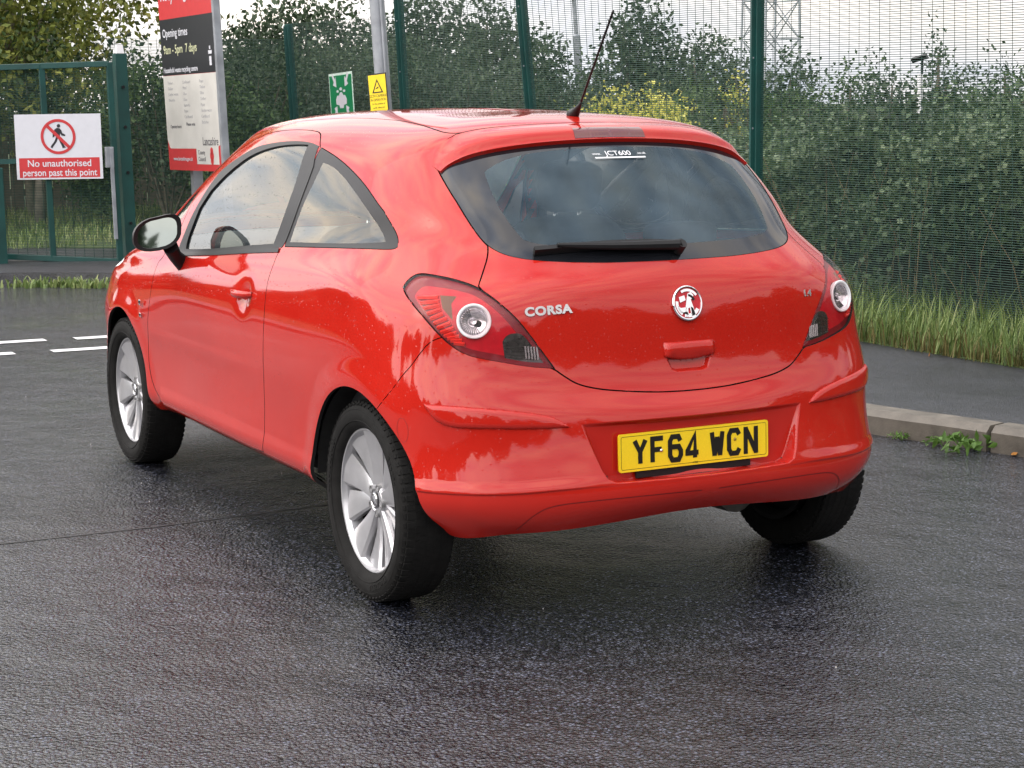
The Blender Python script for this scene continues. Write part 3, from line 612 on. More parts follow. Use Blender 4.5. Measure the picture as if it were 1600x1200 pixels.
groove('towing_eye_cover',tw,bumper,side=-1,w_=.0012)
# spoiler: lip over the window
sp_low=[(-.3,12.93),(.46,12.93),(1.17,12.91),(2.03,12.85),(2.507,12.74),(2.80,12.62),(3.00,12.45)]
sp_up=[(3.14,12.75),(3.10,13.15),(3.0,13.6),(2.80,13.95),(2.441,14.17),(1.984,14.25),(1.267,14.30),(.765,14.32),(-.3,14.35)]
SPO=sp_low+sp_up
_Lo=dense(smooth_poly(sp_low,False,30,2),False,.004); _LoX=S0(_Lo[:,0],_Lo[:,1]); _Up=dense(smooth_poly(sp_up,False,30,2),False,.004); _UpX=S0(_Up[:,0],_Up[:,1])
def sp_h(s,t):
    X=S0(s,t).reshape(-1,3); d1=np.empty(len(X)); d2=np.empty(len(X))
    for i in range(0,len(X),3000):
        d1[i:i+3000]=np.sqrt(((X[i:i+3000,None]-_LoX[None])**2).sum(-1).min(1)); d2[i:i+3000]=np.sqrt(((X[i:i+3000,None]-_UpX[None])**2).sum(-1).min(1))
    xx=np.abs(X[:,0]); 
    h=.026*sstep(d1/.038)*.55+.026*.45+0*d1
    h=h*sstep(d2/.12)+.0012
    return h.reshape(np.shape(s))
spo=patch('spoiler',SPO,sp_h,[M_paint],tailgate,both=True,res=.006,skirt=.028,it=2)
M_brk=simple('brake lamp red lens',(.10,.004,.008),.12,coat=1)
BR=[(-.3,12.96),(.50,12.96),(.50,13.42),(-.3,13.42)]
patch('brake_light',BR,lambda s,t:sp_h(s,t)+.0015,[M_brk],spo,both=True,res=.006,skirt=.004,it=0)
# rear window wiper
wp=MB(); 
def gp(x,z,h): 
    M_,q=rear_frame(x,z,h); return M_.to_translation()
wl=[gp(x,z,.030) for x,z in ((.02,1.052),(-.09,1.054),(-.20,1.056),(-.30,1.060),(-.36,1.063))]
wp.tube([gp(.02,1.050,.004),gp(.02,1.050,.04)],.016,14); wp.tube([gp(.025,1.051,.036)]+[q for q in wl],[.017,.016,.014,.012,.010,.006],8)
wl2=[gp(x,z,.014) for x,z in ((.02,1.062),(-.08,1.068),(-.17,1.069),(-.26,1.067),(-.35,1.062),(-.425,1.057))]
for i in range(5): wp.prism(wl2[i],wl2[i+1],.014,.026,up=(0,-.7,.7))
wp.build('rear_wiper',[M_black],tailgate,auto=40)
# badge
Mb,q=rear_frame(0,.905,.004); bd=MB(); bd.lathe([(-.004,.052),(.003,.052),(.0055,.049),(.005,.0455),(.002,.0445)],56,0,axis='z'); bd.lathe([(.002,.0445),(.0015,0)],56,1,axis='z')
badge=bd; badge.v=[tuple(Mb@Vector(v)) for v in badge.v]; bo=badge.build('badge',[M_chrome,M_lr],tailgate,auto=30)
def flat(name,polys2,mat,M_,parent,th=.002):
    g=MB()
    for po in polys2:
        n=len(po); g.add([M_@Vector((a,b_,0)) for a,b_ in po]+[M_@Vector((a,b_,th)) for a,b_ in po],[tuple(range(n))[::-1],tuple(range(n,2*n))]+[(i,(i+1)%n,n+(i+1)%n,n+i) for i in range(n)])
    return g.build(name,[mat] if not isinstance(mat,list) else mat,parent)
k=.0445
def arc(r0,r1,a0,a1,n=10):
    A=[math.radians(a0+(a1-a0)*i/n) for i in range(n+1)]; return [(r1*math.cos(a),r1*math.sin(a)) for a in A]+[(r0*math.cos(a),r0*math.sin(a)) for a in A[::-1]]
emb=[[(-.65,.42),(-.22,.52),(-.15,.20),(-.60,.05)],[(-.05,.30),(.05,.62),(.30,.72),(.50,.50),(.38,.30),(.25,.22),(.40,-.30),(.55,-.95),(.20,-.98),(.12,-.30),(-.02,-.35),(-.05,-.95),(-.35,-.90),(-.20,-.25)],[(-.86,-.05),(-.60,-.30),(-.10,-.28),(-.20,-.55),(-.62,-.66),(-.80,-.40)],arc(.78,.95,35,120),arc(.74,.95,170,235),arc(.70,.95,255,330)]
flat('badge_emblem',[[(a*k,b_*k) for a,b_ in po] for po in emb],M_chrome,Mb@Matrix.Translation((0,0,.002)),tailgate,.0025)
flat('badge_shadow',[[(a*k,b_*k) for a,b_ in po] for po in [[(-.55,-.62),(-.05,-.80),(-.12,-.56)],[(.20,-.25),(.36,-.35),(.50,-.80),(.25,-.85)],arc(.45,.60,20,80,6)]],M_black,Mb@Matrix.Translation((0,0,.0028)),tailgate,.0025)
# lettering
Mt,q=rear_frame(-.4425,.9055,.001); text_obj('model_lettering','CORSA',.0335,M_silverp,Mt,tailgate,.0020,.0016,1.18,spacing=1.12)
Mt,q=rear_frame(.468,.905,.001); text_obj('engine_lettering','1.4',.028,M_silverp,Mt,tailgate,.0018,.0008,1.1)
# grip bar
Mg,q=rear_frame(0,.768,.0)
gb=MB(); 
def gpt(x,z,h): return gp(x,z,h)
nx_=13
secs=[]
for i in range(nx_):
    x=-.086+.172*i/(nx_-1); e=1-abs(2*i/(nx_-1)-1)**6*.75; zt,zb=.797,.742+.012*abs(2*i/(nx_-1)-1)**2; secs.append([gpt(x,zt-.002,.001),gpt(x,zt-.008,.010*e+.003),gpt(x,(zt+zb)/2,.017*e+.003),gpt(x,zb+.006,.018*e+.003),gpt(x,zb,.014*e+.002),gpt(x,zb+.004,-.004)])
gb.add([v for s_ in secs for v in s_],[(6*i+j,6*i+j+1,6*i+7+j,6*i+6+j) for i in range(nx_-1) for j in range(5)]+[(0,5,4,3,2,1),tuple(6*(nx_-1)+j for j in range(6))])
o=gb.build('tailgate_handle',[M_paint],tailgate,smooth=True)
# number plate
M_yel=simple('reflective yellow plate',(.85,.60,.012),.32,var=.04,coat=.5,scale=200); M_pb=simple('plate black',(.012,.010,.008),.3)
PL=Matrix.Translation((-.015,-.5665,.4925))@Matrix.Rotation(math.radians(90-2.0),4,'X')   # plate frame: x right, y up, z outwards (towards -Y)
g=MB()
def rrect(w_,h_,r,n=5):
    o=[]
    for cx,cy,a0 in((w_/2-r,h_/2-r,0),(-w_/2+r,h_/2-r,90),(-w_/2+r,-h_/2+r,180),(w_/2-r,-h_/2+r,270)):
        for i in range(n+1): a=math.radians(a0+90*i/n); o.append((cx+r*math.cos(a),cy+r*math.sin(a)))
    return o
plate=flat('number_plate',[rrect(.520,.111,.008)],M_yel,PL@Matrix.Translation((0,0,-.003)),bumper,.006)
# the three-level limit: plate is a part of the car
plate.parent=car; plate.name='number_plate'
g=MB(); o_=rrect(.506,.097,.006); i_=rrect(.5035,.0945,.005); n=len(o_); g.add([PL@Vector((a,b_,.0036)) for a,b_ in o_]+[PL@Vector((a,b_,.0036)) for a,b_ in i_],[(i,(i+1)%n,n+(i+1)%n,n+i) for i in range(n)]); g.build('plate_border',[M_pb],plate)
GLY={'Y':[[(0,1),(.5,.48),(1,1)],[(.5,.48),(.5,0)]],'F':[[(1,1),(0,1),(0,0)],[(0,.53),(.85,.53)]],'6':[[(.98,.80),(.80,1),(.2,1),(0,.82),(0,.2),(.2,0),(.8,0),(1,.2),(1,.38),(.8,.57),(0,.57)]],'4':[[(.72,0),(.72,1),(0,.32),(0,.22),(1.05,.22)]],
 'W':[[(0,1.02),(.24,-.02)],[(.24,-.02),(.5,.80)],[(.5,.80),(.76,-.02)],[(.76,-.02),(1,1.02)]],'C':[[(1,.80),(.80,1),(.2,1),(0,.8),(0,.2),(.2,0),(.8,0),(1,.2)]],'N':[[(0,-.1),(0,1.1)],[(0,1.05),(1,-.05)],[(1,-.1),(1,1.1)]]}
def stroke(pl,w_,z):
    g=[];n=len(pl)
    P_=[Vector(q) for q in pl]; Lf=[];Rt=[]
    for i in range(n):
        if i==0: d=(P_[1]-P_[0]).normalized(); nn_=Vector((-d.y,d.x)); k_=1
        elif i==n-1: d=(P_[-1]-P_[-2]).normalized(); nn_=Vector((-d.y,d.x)); k_=1
        else:
            a=(P_[i]-P_[i-1]).normalized(); b_=(P_[i+1]-P_[i]).normalized(); na=Vector((-a.y,a.x)); nb_=Vector((-b_.y,b_.x)); nn_=(na+nb_)
            if nn_.length<1e-3: nn_=na
            nn_.normalize(); k_=min(1/max(.35,nn_.dot(na)),1.9)
        Lf.append(P_[i]+nn_*w_/2*k_); Rt.append(P_[i]-nn_*w_/2*k_)
    return [( (Lf[i].x,Lf[i].y),(Lf[i+1].x,Lf[i+1].y),(Rt[i+1].x,Rt[i+1].y),(Rt[i].x,Rt[i].y)) for i in range(n-1)]
xpos=-.195; 
for ch,xc in zip('YF64WCN',(-.189,-.129,-.069,-.009,.077,.137,.197)):
    g=MB(); cw,chh,sw=.0365,.068,.0150
    for si,st_ in enumerate(GLY[ch]):
        for sg,quad in enumerate(stroke([(a*cw-cw/2,b_*chh-chh/2) for a,b_ in st_],sw,0)):
            g.add([PL@Vector((xc+a,b_,.0038+.0002*sg+.0004*si)) for a,b_ in quad],[(0,1,2,3)])
    g.build('plate_character',[M_pb],plate)
M_ysc=simple('yellow plate screw',(.35,.22,.03),.5)
for cx,cy,mi in((-.117,-.002,1),(.140,.008,0)):
    g=MB(); b0=MB(); b0.lathe([(.0040,.005),(.0060,.0045),(.0068,.0)],16,mi,axis='z'); g.add([PL@(Vector(v)+Vector((cx,cy,0))) for v in b0.v],b0.f,mi); g.build('plate_screw',[M_ysc,M_chrome],plate,smooth=True)
text_obj('plate_maker_mark','ATOZ',.007,M_pb,PL@Matrix.Translation((0,-.048,.0038)),plate,.0002)
g=MB(); g.box((0,-.0665,-.006),(.40,.022,.008)); g.v=[tuple(PL@Vector(v)) for v in g.v]; g.build('plate_bracket',[M_black],car,bevel=.002)
# sticker in the rear window
Ms,q=rear_frame(.0,1.333,.0015); text_obj('window_sticker','JCT600',.030,M_white,Ms@Matrix.Translation((-.0,0,.0)),rw,.0003,.0,1.0)
g=MB(); 
for x0,x1,y in((-.090,.090,-.020),): g.add([Ms@Vector(v) for v in((x0,y-.003,.001),(x1,y-.003,.001),(x1,y+.003,.001),(x0,y+.003,.001))],[(0,1,2,3)])
text_obj('sticker_lettering','www.',.013,M_white,Ms@Matrix.Translation((-.078,-.002,.001)),rw,.0002); text_obj('sticker_lettering','.co.uk',.013,M_white,Ms@Matrix.Translation((.082,-.002,.001)),rw,.0002); g.build('sticker_lines',[M_white],rw)
# antenna
g=MB(); ab=Vector((0,.155,1.452)); tip=Vector((.0,-.075,1.768)); g.tube([ab+Vector((0,.03,-.003)),ab+(tip-ab)*.02+Vector((0,.012,0)),ab+(tip-ab)*.09,ab+(tip-ab)*.13],[.020,.016,.006,.004],12)
nn_=40
g.tube([ab+(tip-ab)*(.12+.88*i/nn_)+Vector((0,-.012*math.sin(math.pi*i/nn_)*0,0)) for i in range(nn_+1)],[.0042 if i%2 else .0034 for i in range(nn_+1)],8); g.build('roof_antenna',[M_black],roof,smooth=True)
# door handles, mirrors, belt trims
for side in(1,-1):
    X0,n0=frame_at(OUT['hinge'][0][0],OUT['hinge'][0][1],side,0)
    g=MB(); sc=[]
    for i in range(13):
        f=i/12; y=.905+.165*f; e=math.sin(math.pi*min(1,max(0,f)))**.35 if 0<f<1 else .0; z=.850-.006*f
        xx=.843+.030*e; hh=.015*(.75+.25*e)
        sc.append([(side*xx,y,z-hh*.7),(side*(xx+.006*e),y,z),(side*(xx+.002),y,z+hh),(side*(xx-.014),y,z+hh*.9),(side*(xx-.014),y,z-hh*.8)])
    g.add([v for q in sc for v in q],[(5*i+j,5*i+(j+1)%5,5*i+5+(j+1)%5,5*i+5+j) for i in range(12) for j in range(5)]+[(0,1,2,3,4),(64,63,62,61,60)])
    g.build('door_handle',[M_paint],doors[side],smooth=True)
    mr=empty('wing_mirror',(0,0,0),parent=car)
    # mirror shell: ellipsoid-ish housing, opening towards the rear
    c0=Vector((side*.928,1.67,1.017)); g=MB(); hh=MB()
    nu=24
    prof=[(0.0,1.0),(.03,1.0),(.07,.93),(.105,.74),(.125,.45),(.132,.0)]
    def ring(sc_):   # outline of the mirror seen from behind, x outwards
        o=[]
        for i in range(nu):
            a=2*math.pi*i/nu; x=math.cos(a); z=math.sin(a); rx=.094 if x>0 else .086; rz=.061
            ex=abs(x)**.8*(1 if x>0 else -1); ez=abs(z)**.85*(1 if z>0 else -1); o.append((ex*rx*sc_*side,(ez*rz+(.014 if x<0 and z>0 else 0)*abs(x)-.016*x)*sc_))
        return o
    yaw=math.radians(-8*side)
    Vv=[];
    for yy,k_ in prof:
        for x,z in ring(k_): Vv.append(c0+Vector((x+.15*yy*-side,yy,z)))
    g.add(Vv,[(i*nu+j,i*nu+(j+1)%nu,(i+1)*nu+(j+1)%nu,(i+1)*nu+j) for i in range(len(prof)-1) for j in range(nu)])
    g.build('mirror_shell',[M_paint],mr,smooth=True)
    g=MB(); r1=ring(1.03); r2=ring(.86); r3=ring(.84); V1=[c0+Vector((x,.012,z)) for x,z in r1]+[c0+Vector((x,-.008,z)) for x,z in r1]+[c0+Vector((x,-.006,z)) for x,z in r2]+[c0+Vector((x,.010,z)) for x,z in r3]
    g.add(V1,[(i*nu+j,i*nu+(j+1)%nu,(i+1)*nu+(j+1)%nu,(i+1)*nu+j) for i in range(3) for j in range(nu)]); g.tube([c0+Vector((-side*.055,.03,-.055)),Vector((side*.845,1.735,.925)),Vector((side*.800,1.76,.885))],[.030,.026,.032],10); g.build('mirror_trim',[M_black],mr,auto=50)
    g=MB(); g.add([c0+Vector((x,.004+.15*side*x+.095*z,z)) for x,z in r3],[tuple(range(nu))]); g.build('mirror_glass',[M_mirror],mr)
    b1=[(q[0],q[1]) for q in ((10.60,9.35),(10.0,9.60),(9.1,9.78),(8.5,9.84),(7.93,9.86))]; g=groove('belt_trim',b1,doors[side],side,w_=.016,h=.004,mat=M_black)
    # side emblem behind the front wheel
    for dz,s_ in((.705,.022),(.655,.016)):
        g=MB(); g.box((side*.852,2.205,dz),(.004,.022,s_),0); g.box((side*.8545,2.205,dz+.002),(.003,.012,s_*.5),1); g.build('wing_badge',[M_chrome,M_black],car,bevel=.001)
# ---------------- wheels
def make_wheel(cx,cy,side):
    wh=empty('wheel',(cx,cy,.3065),parent=car)
    if side<0: wh.rotation_euler=(0,0,math.pi)
    wh.rotation_euler.rotate_axis('X',random.uniform(0,0)) if False else None
    return wh
def wheel_meshes():
    R=.3065; hw=.0975
    t=MB()
    prof=[(.062,.216),(.082,.224),(.094,.240),(.0985,.262),(.096,.282),(.088,.2945),(.080,.3005),(.060,.3055),(.0,.3065),(-.060,.3055),(-.060,.3005),(-.071,.29),(-.076,.262),(-.071,.235),(-.052,.216)]
    t.lathe(prof,96,0)
    # tread blocks on the shoulders and main grooves
    for k in range(72):
        a=2*math.pi*k/72
        for sx in(1,-1):
            Rm=Matrix.Rotation(a,3,'X'); c_=Rm@Vector((0,0,.3022)); t.box(c_+Vector((.071 if sx>0 else -.052,0,0)),(.026,.0165,.0065),0,R=Rm@Matrix.Rotation(.12*sx,3,'Y'))
            c2=Rm@Vector((0,0,.2905)); t.box(c2+Vector((.0868 if sx>0 else -.0660,0,0)),(.008,.013,.013),0,R=Rm@Matrix.Rotation(.62*sx,3,'Y'))
    for xx in(-.036,-.012,.012,.036,.052):
        for k in range(90):
            a=2*math.pi*(k+(xx*20)%1)/90; Rm=Matrix.Rotation(a,3,'X'); c_=Rm@Vector((0,0,.3045)); t.box(c_+Vector((xx,0,0)),(.018,.0178,.006),0,R=Rm)
    # raised sidewall lettering blocks
    for a0,n_ in((60,13),(200,9),(300,6)):
        for k in range(n_):
            a=math.radians(a0+k*3.4); Rm=Matrix.Rotation(a,3,'X'); c_=Rm@Vector((0,0,.262)); t.box(c_+Vector((.0982,0,0)),(.0022,.009,.017 if k%3 else .011),0,R=Rm)
    for rr in(.245,.279): t.lathe([(.0955 if rr<.26 else .0955,rr-.0015),(.0975 if rr<.26 else .0972,rr),(.0955,rr+.0015)],96,0)
    m_t=t
    r=MB()
    r.lathe([(.060,.222),(.072,.222),(.0745,.218),(.073,.214),(.066,.211),(.058,.205),(.02,.200)],96,0); r.lathe([(.02,.200),(-.06,.190),(-.085,.205),(-.085,.218)],96,4)
    # spokes: five pairs, each a raised blade and a deeper one beside it
    def spoke(a,wi,wo,x_in,x_out,dep,skew,mi):
        n=9; S_=[]
        for i in range(n):
            f=i/(n-1); rr=.030+.187*f; w_=wi+(wo-wi)*f**1.25; an=a+skew*f**1.3; x=x_in+(x_out-x_in)*f-.006*math.sin(math.pi*f)
            ca,sa=math.cos(an),math.sin(an); rad=Vector((0,sa,ca)); tan=Vector((0,ca,-sa)); c_=rad*rr
            S_.append([c_+tan*(-w_/2)+Vector((x-.007,0,0)),c_+tan*(-w_*.40)+Vector((x,0,0)),c_+tan*(w_*.06)+Vector((x-.004*f,0,0)),c_+tan*(w_*.5)+Vector((x-.012,0,0)),c_+tan*(w_*.5)+Vector((x-dep,0,0)),c_+tan*(-w_/2)+Vector((x-dep,0,0))])
        r.add([v for q in S_ for v in q],[(6*i+j,6*i+(j+1)%6,6*i+6+(j+1)%6,6*i+6+j) for i in range(n-1) for j in range(6)]+[tuple(range(6)),tuple(6*(n-1)+j for j in range(6))[::-1]],mi)
    for k in range(5):
        a=2*math.pi*k/5
        spoke(a-.10,.038,.122,.050,.0715,.024,-.03,0)
        spoke(a+.58,.030,.108,.042,.066,.024,-.06,0)
    r.lathe([(.020,.052),(.046,.050),(.052,.044),(.054,.034),(.050,.030),(.050,.0)],48,0)
    for k in range(5):
        a=2*math.pi*k/5+.28; c_=(0,.042*math.sin(a),.042*math.cos(a)); r.lathe([(.030,.012),(.0545,.012),(.0548,.009),(.046,.008),(.046,0)],16,1,c=c_)
    r.lathe([(.050,.026),(.056,.026),(.0575,.024),(.0575,.0)],40,2)
    r.lathe([(.0572,.018),(.0592,.0205),(.0572,.023)],40,3); r.box((.0585,0,.002),(.002,.010,.026),3,R=Matrix.Rotation(.5,3,'X')); r.box((.0585,.004,-.008),(.002,.006,.016),3,R=Matrix.Rotation(-.3,3,'X'))
    d=MB(); d.lathe([(-.01,.0),(.012,.0),(.012,.125),(.0,.128),(-.01,.125)],56,0); d.lathe([(-.02,.200),(-.02,.0)],40,1); d.box((.0,.085,.075),(.05,.06,.10),1,R=Matrix.Rotation(.7,3,'X'))
    return m_t,r,d
tt_,rr_,dd_=wheel_meshes(); first=None
M_cap=simple('dark centre cap',(.04,.04,.045),.25,coat=1)
for cy in(0,2.505):
    for side in(1,-1):
        xw=.738 if cy==0 else .742
        wh=empty('wheel',(side*xw,cy,.3065),parent=car); wh.rotation_euler=(math.radians({(0,-1):-8,(2.505,-1):20,(0,1):15,(2.505,1):40}[(cy,side)]),0,math.pi if side<0 else 0)
        if first is None:
            a=tt_.build('tyre',[M_tyre],wh,auto=32); b_=rr_.build('alloy_rim',[M_silver,M_silver_d,M_cap,M_chrome,M_dark],wh,auto=28); c_=dd_.build('brake_disc',[M_brake,M_dark],wh,auto=40); first=(a,b_,c_)
        else:
            for q in first: k_=q.copy(); COL.objects.link(k_); k_.parent=wh
# ---------------- interior
for side in(1,-1):
    g=MB(); yy=[(1.95,.895),(1.5,.935),(1.1,.965),(.75,.985),(.4,1.01),(.05,1.03)]; V_=[]
    for y,z in yy: V_+=[(side*.755,y,.35),(side*.768,y,.75),(side*.745,y,z),(side*.70,y,z-.02)]
    g.add(V_,[(4*i+j,4*i+j+1,4*i+5+j,4*i+4+j) for i in range(5) for j in range(3)]); g.build('door_trim',[M_plast],car,smooth=True)
def cushion(g,c_,d,R=None,m=0,bv=.0):
    # rounded box as a superellipsoid
    n1,n2=14,20; V_=[];F_=[]
    for i in range(n1+1):
        ph=-math.pi/2+math.pi*i/n1
        for j in range(n2):
            th=2*math.pi*j/n2; pw=lambda v,e:abs(v)**e*(1 if v>=0 else -1); cx=pw(math.cos(ph),.45)*pw(math.cos(th),.45); cy_=pw(math.cos(ph),.45)*pw(math.sin(th),.45); cz_=pw(math.sin(ph),.45)
            q=Vector((cx*d[0]/2,cy_*d[1]/2,cz_*d[2]/2)); 
            if R is not None: q=R@q
            V_.append(q+Vector(c_))
    for i in range(n1):
        for j in range(n2): F_.append((i*n2+j,i*n2+(j+1)%n2,(i+1)*n2+(j+1)%n2,(i+1)*n2+j))
    g.add(V_,F_,m)
tilt=Matrix.Rotation(math.radians(20),3,'X')
for sx in(-1,1):
    g=MB(); cushion(g,(sx*.37,1.22,.47),(.50,.52,.18)); cushion(g,(sx*.37,.95,.78),(.50,.16,.62),tilt); seat=g.build('front_seat',[M_fabric],car,smooth=True)
    g=MB(); cushion(g,(sx*.37,.86,1.185),(.25,.10,.18),Matrix.Rotation(math.radians(12),3,'X')); g.build('headrest',[M_fabric],seat,smooth=True)
    
    for dx in(-.05,.05): g=MB(); g.tube([(sx*.37+dx,.885,1.02),(sx*.37+dx,.87,1.12)],.007,8); g.build('headrest_post',[M_chrome],seat,smooth=True)
g=MB(); cushion(g,(0,.42,.50),(1.2,.46,.16)); cushion(g,(0,.16,.78),(1.22,.14,.50),tilt); rs=g.build('rear_seat',[M_fabric],car,smooth=True)
for sx in(-1,1):
    g=MB(); cushion(g,(sx*.36,.10,1.055),(.26,.09,.09)); g.build('headrest',[M_fabric],rs,smooth=True)
g=MB(); g.box((0,-.13,.965),(1.18,.44,.02)); g.build('parcel_shelf',[M_plast],car,bevel=.004)
g=MB(); cushion(g,(0,2.10,.86),(1.46,.50,.24)); g.box((0,2.2,.6),(1.4,.3,.5)); g.build('dashboard',[M_plast],car,smooth=True)
g=MB(); pts_=[Vector((.37+.18*math.cos(a),1.72+.18*math.sin(a)*.42,.93+.18*math.sin(a)*.9)) for a in np.linspace(0,2*math.pi,33)]; g.tube(pts_,.014,8,cap=False); g.tube([(.37,1.72,.93),(.37,1.95,.82)],.03,8); g.box((.37,1.73,.925),(.32,.03,.05)); g.build('steering_wheel',[M_black],car,smooth=True)
g=MB(); g.box((0,1.55,1.335),(.24,.02,.06)); g.tube([(0,1.56,1.35),(0,1.66,1.385)],.008,6); g.build('interior_mirror',[M_black],car,bevel=.006)
# ------------------------------------------------------------------ ground, road, kerb, pavement
def asphalt(name,base=.023,rlo=.06,rhi=.22,bs=1.0,scale=1.0,tint=(.86,1.0,1.42)):
    m,nt,b=newmat(name); g=nd(nt,'ShaderNodeTexCoord'); co=g.outputs['Object']
    big=nd(nt,'ShaderNodeTexNoise',Scale=.9,Detail=6.0,Roughness=.6); lk(nt,co,big.inputs['Vector'])
    v=nd(nt,'ShaderNodeTexVoronoi',Scale=92*scale); lk(nt,co,v.inputs['Vector']); v2=nd(nt,'ShaderNodeTexVoronoi',Scale=260*scale); lk(nt,co,v2.inputs['Vector'])
    n2=nd(nt,'ShaderNodeTexNoise',Scale=30*scale,Detail=7.0,Roughness=.65); lk(nt,co,n2.inputs['Vector'])
    sc=nd(nt,'ShaderNodeSeparateColor'); lk(nt,v.outputs['Color'],sc.inputs[0])
    stone0=ramp(nt,sc.outputs[0],[(.0,tuple(base*.9*t for t in tint)),(.55,tuple(base*2.4*t for t in tint)),(.9,tuple(base*4.6*t for t in tint)),(1.0,tuple(base*7*t for t in tint))])
    gap=nd(nt,'ShaderNodeMix',data_type='RGBA',blend_type='MULTIPLY'); gap.inputs[0].default_value=1; lk(nt,stone0,gap.inputs[6]); lk(nt,ramp(nt,v.outputs['Distance'],[(.0,(1.15,1.15,1.15)),(.28,(.8,.8,.8)),(.50,(.10,.10,.11))]),gap.inputs[7]); stone=gap.outputs[2]
    mul=nd(nt,'ShaderNodeMix',data_type='RGBA',blend_type='MULTIPLY'); mul.inputs[0].default_value=1; lk(nt,stone,mul.inputs[6]); lk(nt,ramp(nt,big.outputs[0],[(.3,(.55,.56,.60)),(.7,(1.4,1.34,1.3))]),mul.inputs[7])
    lk(nt,mul.outputs[2],b.inputs['Base Color'])
    wet=nd(nt,'ShaderNodeTexNoise',Scale=.55,Detail=7.0,Roughness=.62); lk(nt,co,wet.inputs['Vector'])
    lk(nt,ramp(nt,wet.outputs[0],[(.36,(rlo,)*3),(.62,(rhi,)*3)]),b.inputs['Roughness']); b.inputs['Specular IOR Level'].default_value=1.0
    hs=nd(nt,'ShaderNodeMath',operation='MULTIPLY_ADD'); hs.inputs[1].default_value=-1.5; lk(nt,v.outputs['Distance'],hs.inputs[0]); lk(nt,sc.outputs[1],hs.inputs[2])
    h2=nd(nt,'ShaderNodeMath',operation='MULTIPLY_ADD'); h2.inputs[1].default_value=-.5; lk(nt,v2.outputs['Distance'],h2.inputs[0]); lk(nt,hs.outputs[0],h2.inputs[2])
    b1=nd(nt,'ShaderNodeBump',Strength=1.0*bs,Distance=.0028); lk(nt,h2.outputs[0],b1.inputs['Height'])
    b2=nd(nt,'ShaderNodeBump',Strength=.8*bs,Distance=.0026); lk(nt,n2.outputs[0],b2.inputs['Height']); lk(nt,b1.outputs[0],b2.inputs['Normal'])
    b3=nd(nt,'ShaderNodeBump',Strength=.7*bs,Distance=.04); n4=nd(nt,'ShaderNodeTexNoise',Scale=4.0,Detail=6.0); lk(nt,co,n4.inputs['Vector']); lk(nt,n4.outputs[0],b3.inputs['Height']); lk(nt,b2.outputs[0],b3.inputs['Normal'])
    lk(nt,b3.outputs[0],b.inputs['Normal']); return m
M_road=asphalt('wet asphalt'); M_pave=asphalt('pavement asphalt',.020,.30,.5,.6,1.6)
M_grassground=simple('grass soil',(.045,.07,.018),.95,var=.5,scale=3,bump=1)
def sheet(name,poly,z,mat,kind='structure',th=None):
    bm=bmesh.new(); vs_=[bm.verts.new((x,y,z)) for x,y in poly]; f=bm.faces.new(vs_)
    if f.normal.z<0: f.normal_flip()
    if th:
        r=bmesh.ops.extrude_face_region(bm,geom=[f]); 
        for v in [e for e in r['geom'] if isinstance(e,bmesh.types.BMVert)]: v.co.z-=0
        for v in vs_: v.co.z=z-th
    bmesh.ops.recalc_face_normals(bm,faces=bm.faces); me=bpy.data.meshes.new(name); bm.to_mesh(me); me.materials.append(mat); o=bpy.data.objects.new(name,me); COL.objects.link(o); return tag(o,kind=kind)
sheet('ground',[(-300,-300),(300,-300),(300,300),(-300,300)],-.02,M_grassground)
sheet('road',[(-34,-30),(9,-30),(9,14),(-34,14)],0,M_road)
KERB=[(4.3,-6.5),(3.5,-3.2),(3.0,-1.3),(2.64,.15),(2.47,.715),(2.38,1.10),(2.26,1.45),(2.10,2.4),(2.0,3.6),(1.95,5.5),(1.90,7.6),(1.72,8.9),(1.30,9.85),(.45,10.45),(-1.5,10.9),(-6,11.5),(-14,12.2)]
def smooth_line(P_,n=3):
    P_=[Vector(q) for q in P_]
    for _ in range(n): P_=[P_[0]]+[q for i in range(len(P_)-1) for q in (P_[i]*.75+P_[i+1]*.25,P_[i]*.25+P_[i+1]*.75)]+[P_[-1]]
    return P_
KL=smooth_line(KERB,2)
def offset(L_,d):
    o=[]
    for i,q in enumerate(L_):
        t=(L_[min(i+1,len(L_)-1)]-L_[max(i-1,0)]).normalized(); o.append(q+Vector((t.y,-t.x))*d)
    return o
KO=offset(KL,.125)
# kerb stones with open joints, one run of the setting
M_kerb=simple('weathered concrete kerb',(.125,.112,.092),.6,var=.38,scale=9,bump=.6)
def kerb():
    g=MB(); Ls=[0]
    for i in range(1,len(KL)): Ls.append(Ls[-1]+(KL[i]-KL[i-1]).length)
    def pt_(L_,s):
        s=max(0,min(Ls[-1]-1e-4,s)); i=max(j for j in range(len(Ls)) if Ls[j]<=s); f=(s-Ls[i])/(Ls[min(i+1,len(Ls)-1)]-Ls[i]+1e-9); return L_[i].lerp(L_[min(i+1,len(L_)-1)],f)
    s=.3; j=0
    while s<Ls[-1]-1:
        if pt_(KL,s).y>9.55: break
        V_=[]; n=6; dz=random.uniform(-.003,.003)
        for k in range(n+1):
            q=s+.012+(.915-.024)*k/n; a=pt_(KL,q); b_=pt_(KO,q); m_=a.lerp(b_,.22); V_+=[(a.x,a.y,-.03),(a.x,a.y,.085+dz),(m_.x,m_.y,.112+dz),(b_.x,b_.y,.114+dz),(b_.x,b_.y,-.03)]
        g.add(V_,[(5*i+k,5*i+k+1,5*i+6+k,5*i+5+k) for i in range(n) for k in range(4)]+[(0,4,3,2,1),tuple(5*n+k for k in range(5))])
        s+=.915
    V_=[(q.x,q.y,.100) for q in offset(KL,.02)]+[(q.x,q.y,.100) for q in offset(KL,.122)]; n=len(KL)
    return g.build('kerb',[M_kerb])
tag(kerb(),kind='structure')
